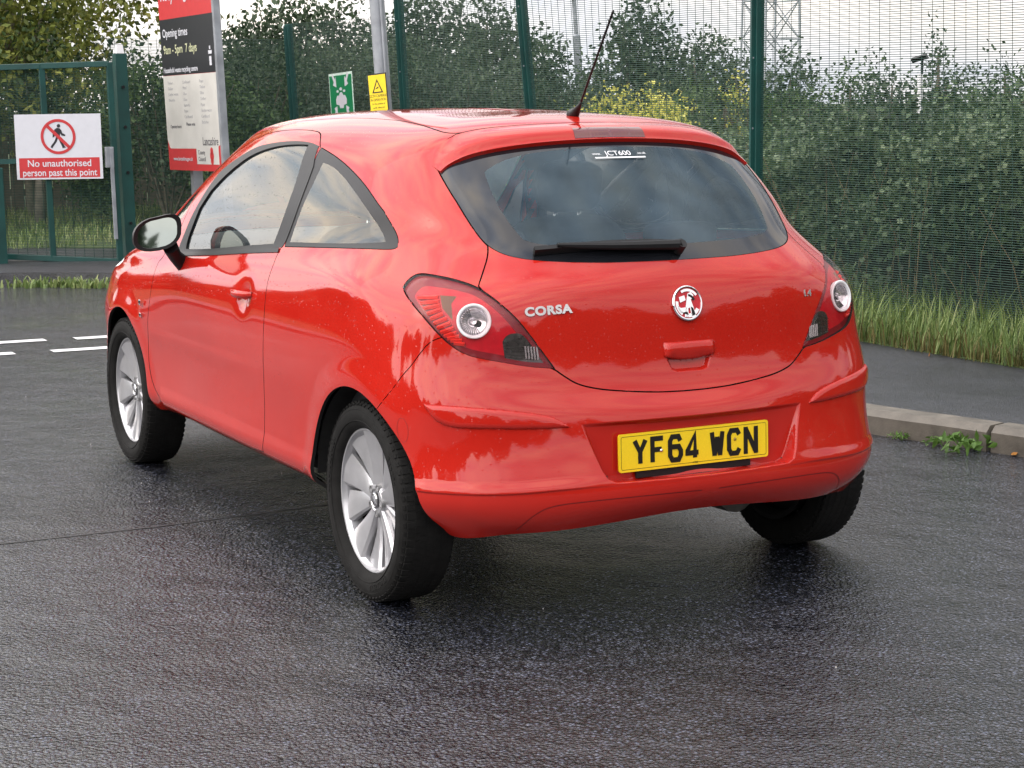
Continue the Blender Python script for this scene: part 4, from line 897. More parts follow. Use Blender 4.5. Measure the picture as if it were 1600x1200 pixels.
pav=[(q.x,q.y) for q in offset(KL,.118)]+[(-14,14.5),(-3,13.6),(.8,13.3),(2.2,12.4),(3.35,11.2),(3.62,8),(3.72,4),(3.74,2.6),(3.80,1.2),(4.2,-1.2),(4.9,-4.5),(5.4,-6.5)]
sheet('pavement',pav,.106,M_pave,th=.12)
vg=[(5.4,-6.5),(4.9,-4.5),(4.2,-1.2),(3.80,1.2),(3.74,2.6),(3.72,4),(3.62,8),(3.35,11.2),(2.2,12.4),(.8,13.3),(-3,13.6),(-14,14.5),(-14,90),(90,90),(90,-30),(14,-30)]
sheet('grass_verge',vg,.112,M_grassground,th=.1)
M_line=simple('worn white road paint',(.62,.62,.63),.5,var=.2,scale=14,bump=.5)
for x0,x1,y in ((-1.55,-.95,6.78),(-.80,-.15,6.76),(.03,.66,6.70),(-1.15,-.47,6.22),(-.25,.42,6.17),(.58,1.2,6.1),(.86,1.45,6.64)):
    o=sheet('road_marking',[(x0,y-.05),(x1,y-.07),(x1,y+.05),(x0,y+.07)],.004,M_line)
g=MB(); P_=[(-4.2,1.36),(-3.1,1.34),(-2.2,1.31),(-1.6,1.28),(-1.1,1.27),(-.3,1.30)]
for i in range(len(P_)-1):
    a,b_=P_[i],P_[i+1]; g.add([(a[0],a[1]-.006,.002),(b_[0],b_[1]-.006,.002),(b_[0],b_[1]+.006,.002),(a[0],a[1]+.006,.002)],[(0,1,2,3)])
tag(g.build('road_joint',[simple('tar joint',(.018,.018,.019),.5)]),kind='structure')
# ------------------------------------------------------------------ leaves
def leafmat(name,cols,rough=.55,trans=.25):
    m,nt,b=newmat(name); g=nd(nt,'ShaderNodeNewGeometry'); o=nd(nt,'ShaderNodeTexCoord'); n=nd(nt,'ShaderNodeTexNoise',Scale=1.1,Detail=3.0); lk(nt,o.outputs['Object'],n.inputs['Vector'])
    a=nd(nt,'ShaderNodeMath',operation='MULTIPLY_ADD'); a.inputs[1].default_value=.62; lk(nt,g.outputs['Random Per Island'],a.inputs[0]); sb=nd(nt,'ShaderNodeMath',operation='MULTIPLY_ADD'); sb.inputs[1].default_value=1.6; sb.inputs[2].default_value=-.62; lk(nt,n.outputs[0],sb.inputs[0]); lk(nt,sb.outputs[0],a.inputs[2])
    k=len(cols)-1; lk(nt,ramp(nt,a.outputs[0],[(i/k,c) for i,c in enumerate(cols)]),b.inputs['Base Color']); b.inputs['Roughness'].default_value=rough; b.inputs['Specular IOR Level'].default_value=.35
    if trans:
        ou=nt.nodes['Material Output']; t=nd(nt,'ShaderNodeBsdfTranslucent'); ms=nd(nt,'ShaderNodeMixShader'); ms.inputs[0].default_value=trans; lk(nt,b.inputs['Base Color'].links[0].from_socket,t.inputs[0]); lk(nt,b.outputs[0],ms.inputs[1]); lk(nt,t.outputs[0],ms.inputs[2]); lk(nt,ms.outputs[0],ou.inputs[0])
    return m
def leafmesh(name,P_,size,mat,parent=None,aspect=.55,up=.0,vary=.5):
    n=len(P_); r=RNG; d=r.normal(size=(n,3)); d[:,2]=d[:,2]*(1-abs(up))+up*1.4; d/=np.linalg.norm(d,axis=1)[:,None]
    e=r.normal(size=(n,3)); e-=d*(e*d).sum(1)[:,None]; e/=np.linalg.norm(e,axis=1)[:,None]; nn_=np.cross(d,e)
    L_=size*(1-vary/2+vary*r.random(n))[:,None]; W=L_*aspect
    V_=np.stack([P_-d*L_*.5,P_+e*W*.5+nn_*L_*.08,P_+d*L_*.5,P_-e*W*.5+nn_*L_*.08],1).reshape(-1,3)
    idx=np.arange(n)*4; me=bpy.data.meshes.new(name); me.vertices.add(4*n); me.vertices.foreach_set('co',V_.astype(np.float32).ravel())
    lp=np.stack([idx,idx+1,idx+2,idx,idx+2,idx+3],1).ravel(); me.loops.add(6*n); me.loops.foreach_set('vertex_index',lp.astype(np.int32)); me.polygons.add(2*n); me.polygons.foreach_set('loop_start',(np.arange(2*n)*3).astype(np.int32)); me.polygons.foreach_set('loop_total',np.full(2*n,3,np.int32))
    me.update(calc_edges=True); me.validate(); me.materials.append(mat); o=bpy.data.objects.new(name,me); COL.objects.link(o)
    if parent: o.parent=parent
    return o
def blobpts(blobs,n,shell=.55):
    out=[]; vol=np.array([b[3]*b[4]*b[5] for b in blobs])**.67; vol/=vol.sum()
    for b,f in zip(blobs,vol):
        k=int(n*f)+1; d=RNG.normal(size=(k,3)); d/=np.linalg.norm(d,axis=1)[:,None]; rr=(shell+(1-shell)*RNG.random(k))*(1+.11*RNG.normal(size=k)); out.append(np.array(b[:3])+d*rr[:,None]*np.array(b[3:6]))
    return np.concatenate(out)
def clump(P_,k,spread):   # cluster points in small sprays
    c_=P_[RNG.integers(0,len(P_),max(1,len(P_)//k))]; q=np.repeat(c_,k,0)[:len(P_)]; return q+RNG.normal(size=q.shape)*spread
def crown(cx,cy,z0,h,w_,nb,tall=1.0):
    B=[]
    for i in range(nb):
        f=(i+.5)/nb; r_=w_*(.55+.45*math.sin(math.pi*min(1,f*.9+.15)))*(1-.45*f); a=RNG.random()*6.28; q=w_*.55*(1-f*.6)*RNG.random()**.5
        B.append((cx+q*math.cos(a),cy+q*math.sin(a),z0+h*f,r_*.62,r_*.62,h/nb*1.5*tall+.15))
    return B
G_dark=[(.014,.026,.014),(.036,.062,.032),(.064,.100,.052),(.105,.148,.078)]
G_mid=[(.018,.038,.014),(.046,.085,.028),(.085,.140,.045),(.15,.20,.08)]
G_lime=[(.08,.13,.03),(.19,.26,.06),(.36,.40,.10),(.58,.54,.18)]
G_yel=[(.07,.09,.02),(.18,.22,.045),(.32,.34,.08),(.48,.42,.12)]
ML_dark=leafmat('dark leaves',G_dark); ML_mid=leafmat('green leaves',G_mid); ML_yel=leafmat('yellowing leaves',G_yel)
ML_bram=leafmat('bramble leaves',[(.026,.042,.022),(.066,.108,.050),(.118,.175,.082),(.22,.28,.16)],.42,.15); ML_lime=leafmat('pale green leaves',G_lime)
M_bark=simple('bark',(.09,.075,.055),.9,var=.4,scale=12,bump=.8); M_birch=simple('pale bark',(.26,.23,.19),.8,var=.35,scale=10,bump=.5)
M_stem=simple('dry stems',(.16,.12,.065),.85,var=.4)
def tree(name,label,cat,x,y,h,w_,mat,n,leaf,z0=.8,bark=None,lean=(0,0),nb=9,group=None,base=.1,tall=1.0):
    r=empty(name,(x,y,base)); tag(r,label,cat,group)
    g=MB(); top_=Vector((lean[0],lean[1],h*.92)); pts_=[Vector((0,0,-.1)),Vector((lean[0]*.2,lean[1]*.2,h*.25)),Vector((lean[0]*.5+.08*w_*random.uniform(-1,1),lean[1]*.5,h*.5)),top_]
    g.tube(pts_,[h*.022+.02,h*.018+.015,h*.012+.01,.01],8)
    for k in range(7):
        f=random.uniform(.25,.85); p0=pts_[0].lerp(top_,f); a=random.random()*6.28; l_=w_*random.uniform(.35,.7)*(1.1-f); p1=p0+Vector((math.cos(a)*l_,math.sin(a)*l_,l_*.8)); g.tube([p0,p0.lerp(p1,.5)+Vector((0,0,l_*.05)),p1],[h*.008+.006,h*.005+.004,.004],6)
    g.build('trunk',[bark or M_bark],r,smooth=True)
    B=crown(lean[0]*.6,lean[1]*.6,z0,h-z0,w_,nb,tall); P_=blobpts(B,int(n*2.0)); P_=clump(P_,6,leaf*.8); leafmesh('crown',P_,leaf*.72,mat,r); return r
# bramble bank behind the mesh fence: nobody could count it
def bank():
    n=92000; Y=RNG.uniform(-3.2,11.5,n); X=4.75+RNG.random(n)**1.6*2.2
    H=1.13-.30*sstep((Y-5.6)/1.6)+.09*np.sin(Y*1.7)+.08*np.sin(Y*3.9+1)+.13*(X-4.75)+np.where(Y<3,.08,0); z=.15+(H-.15)*RNG.random(n)**.55; front=RNG.random(n)<.62
    X=np.where(front,4.72+.18*np.sin(z*3+Y*2.1)+.22*RNG.random(n)+.25*(z/1.5)**2,X); z=np.where(front,z,H*(.92+.12*RNG.random(n)))
    k=(z<.55)&(RNG.random(n)<.55)&front; P_=np.stack([X,Y,z],1)[~k]; 
    P_=clump(P_,6,.045); return P_
bk=tag(leafmesh('bramble_bank',bank(),.046,ML_bram,None,.75,.1,.7),'dense dark green bramble and ivy bank growing behind the green mesh fence on the right','brambles',kind='stuff')
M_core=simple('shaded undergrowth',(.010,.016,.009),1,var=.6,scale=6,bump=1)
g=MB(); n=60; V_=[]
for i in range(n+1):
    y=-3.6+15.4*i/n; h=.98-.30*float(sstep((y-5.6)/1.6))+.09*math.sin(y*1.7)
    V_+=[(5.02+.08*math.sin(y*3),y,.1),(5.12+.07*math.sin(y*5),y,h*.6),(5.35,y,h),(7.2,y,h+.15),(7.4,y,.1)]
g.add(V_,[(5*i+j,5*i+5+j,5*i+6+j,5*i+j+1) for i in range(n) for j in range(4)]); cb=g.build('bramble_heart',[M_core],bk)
# dry stems standing in the bank
g=MB()
for i in range(130):
    y=RNG.uniform(-2,9.5); x=RNG.uniform(4.62,4.95); h=RNG.uniform(.35,1.1); a=RNG.normal()*.45; b_=RNG.normal()*.15; g.tube([(x,y,.12),(x+b_*.4,y+a*.3*h,.12+h*.55),(x+b_,y+a*h,.12+h)],[.0045,.0035,.0015],4,cap=False)
tag(g.build('dry_stems',[M_stem]),'brown dry stalks standing along the foot of the bramble bank','dry stalks',kind='stuff')
# woodland behind
spec=[
 ('dense_tree','tall dark tree behind the fence, just left of the galvanised pole',8.47,22.80,2.80,2.30,ML_dark,5200,0.150),
 ('dense_tree','dark bushy tree behind the fence between the gate and the shorter fence post',7.39,23.36,2.72,2.40,ML_dark,5200,0.150),
 ('dense_tree','tall ragged tree with sky showing through it, right of the galvanised pole',9.72,22.14,2.93,2.20,ML_dark,4200,0.140),
 ('dense_tree','dark leafy tree left of the leaning green fence post',10.17,20.78,2.78,2.10,ML_dark,4000,0.140),
 ('dense_tree','small dark tree right of the leaning green fence post',10.46,19.50,2.10,1.50,ML_dark,2800,0.120),
 ('dense_tree','broad dark tree right behind the car aerial',11.08,18.05,2.48,2.00,ML_dark,5400,0.120),
 ('dense_tree','low dark tree sloping down to the pylon foot',11.33,16.78,2.08,1.50,ML_dark,3400,0.110),
 ('rough_shrub','dark shrub at the foot of the pylon, left of the nearest green post',11.27,15.69,1.88,1.40,ML_dark,2800,0.100),
 ('rough_shrub','dark shrub in the skyline just right of the nearest green post',11.32,14.53,1.78,1.40,ML_dark,2800,0.100),
 ('rough_shrub','olive shrub in the skyline midway between the pylon and the camera post',11.38,13.37,1.62,1.30,ML_mid,2600,0.090),
 ('rough_shrub','dark shrub in the skyline just left of the camera post',11.19,12.35,1.65,1.00,ML_dark,2200,0.090),
 ('slender_tree','slim young tree standing up above the hedge near the right edge',10.99,11.32,2.04,0.42,ML_dark,700,0.075),
 ('rough_shrub','dark shrub in the skyline under the slim young tree',10.74,10.89,1.66,1.20,ML_dark,2600,0.080),
 ('slender_tree','small ragged tree at the far right against the sky',10.61,9.83,1.73,0.55,ML_dark,900,0.075),
 ('rough_shrub','green shrub below the small ragged tree at the far right',10.31,9.42,1.56,1.20,ML_mid,2600,0.080)
]
for nm,lb,x,y,h,w_,mt,n,lf in spec: tree(nm,lb,'tree' if 'tree' in nm else 'shrub',x,y,h,w_,mt,n,lf,z0=.35 if 'tree' in nm else .15,nb=10,tall=.8)
def shrub(name,label,x,y,h,w_,mat,n,lf,dx=1.0,cat='shrub',tip=None):
    r=empty(name,(x,y,.1)); tag(r,label,cat); g=MB()
    for k in range(9):
        a=random.random()*6.28; l_=w_*random.uniform(.2,.6); g.tube([(0,0,0),(math.cos(a)*l_*.5,math.sin(a)*l_*.5,h*.5),(math.cos(a)*l_,math.sin(a)*l_,h*.85)],[.02,.012,.004],5)
    g.build('stems',[M_bark],r); B=[]
    for k in range(12):
        a=random.random()*6.28; q=w_*random.random()**.5*.72; f=random.random(); B.append((q*math.cos(a)*dx,q*math.sin(a),h*(.25+.6*f),w_*.34,w_*.34,h*.26))
    P_=clump(blobpts(B,int(n*1.7)),6,lf*.8); leafmesh('foliage',P_,lf*.7,mat,r)
    if tip is not None:
        T=P_[P_[:,2]>h*.62]; T=T[RNG.integers(0,len(T),int(n*.55))]+RNG.normal(size=(int(n*.55),3))*[.05,.05,.03]+[0,0,.06]; leafmesh('flowers',T,lf*.7,tip,r)
    return r
M_flow=leafmat('yellow flower heads',[(.48,.46,.09),(.66,.63,.15),(.75,.70,.25)],.7,.2)
SHR=[
 ('flowering_shrub','green shrub topped with yellow flowers, just right of the car aerial',5.42,9.16,1.49,0.90,ML_lime,4200,0.060,M_flow),
 ('flowering_shrub','pale green bush with yellow flower sprays right of the larger flowering shrub',5.92,9.24,1.50,0.46,ML_lime,1700,0.060,M_flow),
 ('flowering_shrub','small pale yellow shrub at the foot of the distant lamp column',5.30,9.56,1.32,0.26,ML_yel,900,0.055,None),
 ('flowering_shrub','single yellow-headed bush left of the nearest fence post',7.23,9.90,1.53,0.18,ML_lime,420,0.060,M_flow),
 ('bushy_shrub','mid-height dark bush behind the fence, left of the leaning green post',6.28,13.78,1.85,1.50,ML_dark,6500,0.085,None),
 ('bushy_shrub','wide dark bush behind the fence, left of the green sign',6.40,18.24,2.14,1.90,ML_dark,6500,0.100,None),
 ('bushy_shrub','dark bush behind the fence between the two tall centre posts',6.20,14.96,1.93,1.50,ML_dark,6500,0.090,None),
 ('bushy_shrub','dark bush behind the fence right of the leaning green post',7.65,14.20,1.68,1.30,ML_dark,5500,0.080,None),
 ('bushy_shrub','grey-green bush behind the fence by the nearest green post',8.31,11.60,1.48,1.10,ML_mid,4200,0.075,None),
 ('bushy_shrub','dark bush low behind the red, black and white notice board',4.52,15.84,1.95,1.70,ML_dark,6000,0.090,None),
 ('bushy_shrub','leafy bush just right of the gate post',3.35,15.32,1.86,1.50,ML_mid,6000,0.090,None),
 ('bushy_shrub','dark bush filling the gap right of the flowering shrubs',7.58,11.97,1.61,1.20,ML_dark,4500,0.075,None),
 ('bushy_shrub','brownish bush rising over the bramble bank at the far right',8.02,7.23,1.41,1.00,ML_mid,4500,0.060,None),
 ('bushy_shrub','dark rounded bush over the bramble bank, left of the camera post',7.79,9.04,1.46,1.20,ML_dark,5000,0.065,None),
 ('bushy_shrub','low dark bush over the bramble bank, right of the camera post',8.20,8.27,1.44,1.00,ML_dark,4500,0.060,None),
 ('bushy_shrub','low leafy bush close to the nearest green post on its right',7.64,9.69,1.51,1.00,ML_mid,4200,0.065,None)
]
for nm,lb,x,y,h,w_,mt,n,lf,tp in SHR: shrub(nm,lb,x,y,h,w_,mt,n,lf,tip=tp)
# behind the gate
tree('broadleaf_tree','large tree with yellowing leaves arching over the green gate',"tree",2.6,18.2,6.0,3.6,ML_yel,15000,.13,z0=1.5,bark=M_birch,lean=(-.5,-.3),nb=12)
tree('broadleaf_tree','green tree with yellow tinges at the far left behind the gate','tree',.2,17.2,5.2,2.6,ML_mid,9000,.12,z0=1.3,bark=M_birch,nb=10)
tree('birch_tree','pale-trunked birch seen through the left half of the gate','tree',1.55,16.4,2.6,.7,ML_mid,1500,.09,z0=1.1,bark=M_birch,lean=(-.5,.2),nb=5)
tree('birch_tree','thin forked pale trunk in the middle of the gate opening','tree',2.2,16.6,2.3,.5,ML_mid,900,.09,z0=1.1,bark=M_birch,lean=(.2,0),nb=5)
shrub('bushy_shrub','dark shrub at the right inside the gate opening',3.0,16.8,1.25,.8,ML_mid,3800,.07)
shrub('bushy_shrub','dark shrub at the left inside the gate opening',.9,16.0,1.1,.7,ML_dark,2600,.07)
shrub('bushy_shrub','tangled undergrowth behind the timber fence',2.4,21.5,2.6,3.0,ML_dark,8200,.14)
tf=empty('timber_fence',(2.6,19.2,.1)); tag(tf,'weathered grey timber board fence seen through the gate','fence'); M_wood=simple('weathered boards',(.15,.125,.095),.9,var=.3,scale=7,bump=.6)
g=MB()
for i in range(44): g.box((-4+i*.18,0,.60+random.uniform(-.02,.02)),(.165,.02,1.15))
g.build('boards',[M_wood],tf); g=MB()
for z in(.25,.95): g.box((0,.03,z),(8,.04,.09))
g.build('rails',[M_wood],tf)
# ------------------------------------------------------------------ grass
def blades(name,label,pts2,hmin,hmax,mat,z0=.11,wd=.007,kind='stuff',parent=None):
    n=len(pts2); h=RNG.uniform(hmin,hmax,n)*RNG.uniform(.6,1.1,n); a=RNG.uniform(0,6.28,n); bend=RNG.uniform(.1,.75,n)*h; b=np.stack([np.cos(a),np.sin(a)],1); s=np.stack([-b[:,1],b[:,0]],1)*wd*.5
    P0=pts2; V_=[]
    def at(f,wf,dz): q=P0+b*(bend*f*f)[:,None]; z=z0+h*dz; return [np.concatenate([q-s*wf,z[:,None]],1),np.concatenate([q+s*wf,z[:,None]],1)]
    L_=at(0,1,0)+at(.55,.8,.55)+at(.85,.5,.85)+at(1.0,.05,.95); V_=np.stack(L_,1).reshape(-1,3); i=np.arange(n)*8
    F_=np.concatenate([np.stack([i+2*k,i+2*k+1,i+2*k+3,i+2*k+2],1) for k in range(3)]); me=bpy.data.meshes.new(name); me.from_pydata(V_.tolist(),[],F_.tolist()); me.materials.append(mat); o=bpy.data.objects.new(name,me); COL.objects.link(o)
    if parent: o.parent=parent
    return tag(o,label,'grass' if kind=='stuff' else None,kind=kind) if label else o
ML_grass=leafmat('grass blades',[(.05,.09,.025),(.13,.20,.055),(.24,.30,.11),(.40,.38,.20)],.5,.3)
def edge_x(y): return np.interp(y,[-6.5,-4.5,-1.2,1.2,2.6,4,8,11.2],[5.4,4.9,4.2,3.80,3.74,3.72,3.62,3.35])
n=15000; y=RNG.uniform(-2.5,11,n); x=edge_x(y)+RNG.random(n)**1.2*1.15-.03; hh=np.stack([x,y],1)
blades('long_grass','long uneven green grass along the fence foot beside the pavement',hh,.10,.30,ML_grass)
n=3000; y=RNG.uniform(-2.5,8,n); x=edge_x(y)+RNG.normal(size=n)*.03+.02; blades('grass_edge','short ragged grass and weeds spilling over the pavement edge',np.stack([x,y],1),.05,.18,leafmat('dry grass',[(.07,.07,.02),(.14,.12,.04),(.22,.17,.08)],.6,.2))
n=9000; blades('lawn','short green lawn behind the gate',np.stack([RNG.uniform(-2,5,n),RNG.uniform(12.9,19,n)],1),.04,.13,ML_grass,wd=.014)
KW=[q for q in offset(KL,-.03) if q.y>9.4 and q.x>.25]; n=700; ii=RNG.integers(0,len(KW)-1,n); ff=RNG.random(n); pw=np.array([[KW[i].x+(KW[i+1].x-KW[i].x)*f,KW[i].y+(KW[i+1].y-KW[i].y)*f] for i,f in zip(ii,ff)])+RNG.normal(size=(n,2))*.05
blades('kerb_weeds','low green weeds growing along the kerb in front of the gate',pw,.02,.10,ML_grass,z0=.0,wd=.02)
def weed(x,y,s,label):
    n=60; a=RNG.uniform(0,6.28,n); r_=RNG.uniform(.01,.10,n)*s; P_=np.stack([x+np.cos(a)*r_*1.5,y+np.sin(a)*r_*.8,.012+RNG.random(n)*.05*s],1); return tag(leafmesh('weed',P_,.055*s,ML_grassw,None,.35,.35),label,'weed')
ML_grassw=leafmat('weed leaves',[(.04,.09,.015),(.09,.18,.03),(.14,.26,.06)],.5,.25)
weed(2.37,.93,1.2,'green leafy weed in the gutter at the right edge of the picture'); weed(2.33,1.10,.5,'small weed left of the larger leafy weed in the gutter'); weed(2.28,1.28,.45,'tiny tuft at the open kerb joint')
M_leafb=leafmat('fallen leaves',[(.12,.05,.015),(.30,.12,.02),(.40,.22,.05)],.7,.1)
for k,(x,y,lb) in enumerate(((3.66,2.72,'orange fallen leaf on the pavement at the edge of the grass'),(2.36,1.22,'brown fallen leaf in the gutter beside the kerb joint'),(2.46,.76,'brown fallen leaf in the gutter at the picture edge'))):
    tag(leafmesh('fallen_leaf',np.array([[x,y,.016 if x<3 else .122]]),.055,M_leafb,None,.7,.0),lb,'leaf')
M_grit=simple('pale grit',(.38,.36,.34),.7,var=.3); g=MB()
for k in range(90):
    x=RNG.uniform(-3.2,2.2); y=RNG.uniform(-3.2,6); s=RNG.uniform(.0012,.0035); g.box((x,y,s*.4),(s*1.6,s*1.3,s),0,R=Matrix.Rotation(RNG.uniform(0,3),3,'Z'),taper=.6)
tag(g.build('grit',[M_grit]),'tiny pale grit specks scattered over the wet road','grit',kind='stuff')
# ------------------------------------------------------------------ mesh fence (leans a touch, as the photograph shows)
M_green=simple('dark green powder coat',(.004,.052,.046),.42,var=.25,scale=5,coat=.2); M_wire=simple('green fence wire',(.010,.045,.035),.5,var=.2)
M_galv=simple('galvanised steel',(.30,.32,.35),.45,.35,var=.2,scale=8)
LN=Vector((-.886,.464,0))*.030
def lean(q,k=1.0): return Vector((q[0]+LN.x*q[2]*k,q[1]+LN.y*q[2]*k,q[2]))
FP=[((5.25,-3.6),.6,3.0,'fence post outside the right of the picture'),((4.68,-.35),.4,3.0,'fence post just beyond the right edge of the picture'),((4.44,2.78),1.2,3.0,'green fence post just outside the right edge of the picture'),((4.10,5.00),.1,3.0,'tall green fence post right of the car, the nearest one seen'),((3.88,7.77),2.8,3.0,'green fence post leaning left, near the roof centre of the car'),((4.09,10.53),1.5,2.75,'green fence post just right of the galvanised pole'),((3.81,12.60),1.6,2.25,'shorter green fence post between the notice board and the green sign')]
for (x,y),kl,h,lb in FP:
    if lb is None or y<-1: continue
    x-=LN.x*1.86*kl; y-=LN.y*1.86*kl
    r=empty('fence_post',(x,y,.1)); tag(r,lb,'fence post','green posts of the mesh fence'); g=MB()
    p0=Vector((0,0,0)); p1=lean((0,0,h-.1),kl)
    g.prism(p0,p1,.078,.060,up=(1,0,0)); g.build('post',[M_green],r,bevel=.004); g=MB(); g.prism(p0+Vector((-.036,-.02,0)),p1+Vector((-.036,-.02,-.02)),.010,.05,up=(1,0,0)); g.build('clamp_bar',[M_green],r,bevel=.002); 
    for z in np.arange(.3,h-.2,.45):
        b=MB(); q=p0.lerp(p1,z/(h-.1)); b.tube([q+Vector((-.040,-.02,0)),q+Vector((-.050,-.02,0))],.008,8); b.build('bolt',[M_galv],r)
def panel(a,b_,h,kl0,kl1,label,name='fence_panel',z0=.14,group='mesh panels of the green fence',dz=.0127*1.1,dx=.0762*1.1,wr=.0021):
    A=Vector((a[0]-LN.x*1.86*kl0,a[1]-LN.y*1.86*kl0,0)); B=Vector((b_[0]-LN.x*1.86*kl1,b_[1]-LN.y*1.86*kl1,0)); L_=(B-A).length; t=(B-A)/L_; nrm=Vector((t.y,-t.x,0)); r=MB(); n=int((h-z0)/dz)
    def P(f,z,o=0): k=kl0+(kl1-kl0)*f; q=A+(B-A)*f; return Vector((q.x+LN.x*z*k,q.y+LN.y*z*k,z))+nrm*o
    def bar(p0,p1,wx,m=0):
        d=(p1-p0).normalized(); u=nrm*wx; s_=d.cross(nrm)*wx; V_=[]
        for q in(p0,p1): V_+=[q+u,q+s_,q-u,q-s_]
        r.add(V_,[(0,1,5,4),(1,2,6,5),(2,3,7,6),(3,0,4,7)],m)
    for i in range(n+1): z=z0+dz*i; bar(P(0,z),P(1,z),wr)
    m=int(L_/dx)
    for j in range(m+1): f=(j+.5)*dx/L_; 
    for j in range(m): f=(j+.5)*dx/L_; bar(P(f,z0,.004),P(f,h,.004),wr*1.05)
    o=r.build('mesh' if label else name,[M_wire])
    if label is None: return o
    e=empty('wire_fence',(0,0,0)); tag(e,label,'fence',group); o.parent=e; return e
panel((4.68,-.35),(4.44,2.78),3.0,.4,1.2,'fine mesh panel at the far right edge of the picture')
panel((4.44,2.78),(4.10,5.00),3.0,1.2,.1,'fine mesh panel right of the nearest green post')
panel((4.10,5.00),(3.88,7.77),3.0,.1,2.8,'fine mesh panel behind the car aerial')
panel((3.88,7.77),(4.09,10.53),2.75,2.8,1.5,'fine mesh panel left of the leaning green post')
panel((4.09,10.53),(3.81,12.60),2.25,1.5,1.6,'fine mesh panel behind the green and yellow signs')
panel((3.81,12.60),(1.98,12.62),2.1,1.6,.8,'fine mesh panel behind the red and white notice board'); panel((1.98,12.62),(1.78,11.34),1.9,.8,.6,'short return panel of mesh beside the gate post')
# gate and its posts
def post(name,label,x,y,h,w_,kl,mat,cap=True,cat='post'):
    r=empty(name,(x,y,.08)); tag(r,label,cat); g=MB(); g.prism((0,0,-.1),lean((0,0,h),kl),w_,w_,up=(1,0,0)); g.build('post',[mat],r,bevel=.005)
    return r
gp_=post('gate_post','thick dark green gate post with a pale broken cap, right of the gate',1.73,11.27,1.84,.105,.6,M_green)
g=MB(); q=lean((0,0,1.84),.6); g.box(q+Vector((0,0,.04)),(.07,.07,.075),0,taper=.75); g.box(q+Vector((-.03,0,.02)),(.04,.03,.035)); g.build('post_cap',[M_white],gp_)
for z in(.35,.8,1.2,1.55):
    g=MB(); g.tube([lean((.0,-.055,z),.6),lean((.0,-.075,z),.6)],.014,8); g.build('bolt',[M_black],gp_)
post('gate_post','green gate post cut by the left edge of the picture',.62,11.45,.86,.10,.3,M_green)
gt_=empty('gate',(0,0,0)); tag(gt_,'green framed mesh gate carrying the no unauthorised person sign','gate')
GA=Vector((.66,11.63,0)); GB=Vector((1.60,11.15,0))
def gq(f,z,o=0): q=GA.lerp(GB,f); return lean((q.x-.5*o,q.y-o,z),.6)
g=MB()
g.prism(gq(-.06,1.80),gq(1,1.83),.05,.05); g.prism(gq(0,.155),gq(1.0,.10),.05,.05); g.prism(gq(0,.12),gq(0,1.82),.05,.05,up=(1,0,0)); g.prism(gq(1,.09),gq(1,1.84),.05,.05,up=(1,0,0)); g.build('gate_frame',[M_green],gt_,bevel=.004)
g=MB(); g.prism(gq(.44,.14),gq(.44,1.82),.045,.045,up=(1,0,0)); g.prism(gq(0,.985),gq(.44,1.0),.045,.045); g.prism(gq(-.06,1.0),gq(0,1.0),.04,.04); g.build('gate_rail',[M_green],gt_)
g=MB(); g.box(gq(.965,1.02,.03),(.07,.05,.18),0); g.prism(gq(.985,.30,.04),gq(.985,1.1,.04),.03,.03,up=(1,0,0)); g.build('gate_latch',[M_galv],gt_,bevel=.003)
gm=panel((GA.x,GA.y),(GB.x,GB.y),1.80,.6,.6,None,'gate_mesh',.13); gm.parent=gt_
for k_ in ('label','category','group'):
    if k_ in gm: del gm[k_]
# poles
def pole(name,label,x,y,h,r0,r1,kl,cat,mat=M_galv,steps=None,parent=None):
    r=empty(name,(x,y,.05)); tag(r,label,cat); g=MB(); 
    if steps: g.tube([lean((0,0,0),kl),lean((0,0,steps),kl)],r0,16); g.tube([lean((0,0,steps),kl),lean((0,0,steps+.03),kl),lean((0,0,h),kl)],[r0,r1,r1],16)
    else: g.tube([lean((0,0,0),kl),lean((0,0,h),kl)],[r0,r1],16)
    g.build('column',[mat],r,auto=40); return r
gpole=pole('lamp_column','thick galvanised pole rising out of the picture beside the yellow sign',3.17,8.67,5.5,.062,.058,1.8,'pole')
g=MB(); g.tube([lean((.0,-.075,0),1.8),lean((.0,-.075,5.0),1.8)],.012,8); g.build('conduit',[M_galv],gpole)
lp=pole('street_lamp','distant grey lamp column with a small lantern, left of the car aerial',12.02,20.94,3.0,.062,.036,2.2,'street lamp',steps=2.42)
g=MB(); q=lean((0,0,3.0),2.2); g.box(q+Vector((-.05,.02,.03)),(.32,.14,.08),0,taper=.7); g.build('lantern',[simple('dark lantern',(.03,.03,.035),.4)],lp,bevel=.01)
cc_=pole('camera_post','slim pale post with a small camera on top in the far hedge',6.89,6.70,1.62,.026,.022,.3,'camera post',mat=M_white)
g=MB(); g.box((-.02,.01,1.745),(.035,.13,.035),0,R=Matrix.Rotation(-.55,3,'Y')@Matrix.Rotation(.5,3,'Z')); g.tube([(0,0,1.62),(0,0,1.76)],.010,8); g.build('camera_housing',[M_black],cc_)
pole('metal_post','tall pale grey post behind the mesh at the right edge of the picture',7.10,5.47,4.2,.045,.045,2.3,'post')
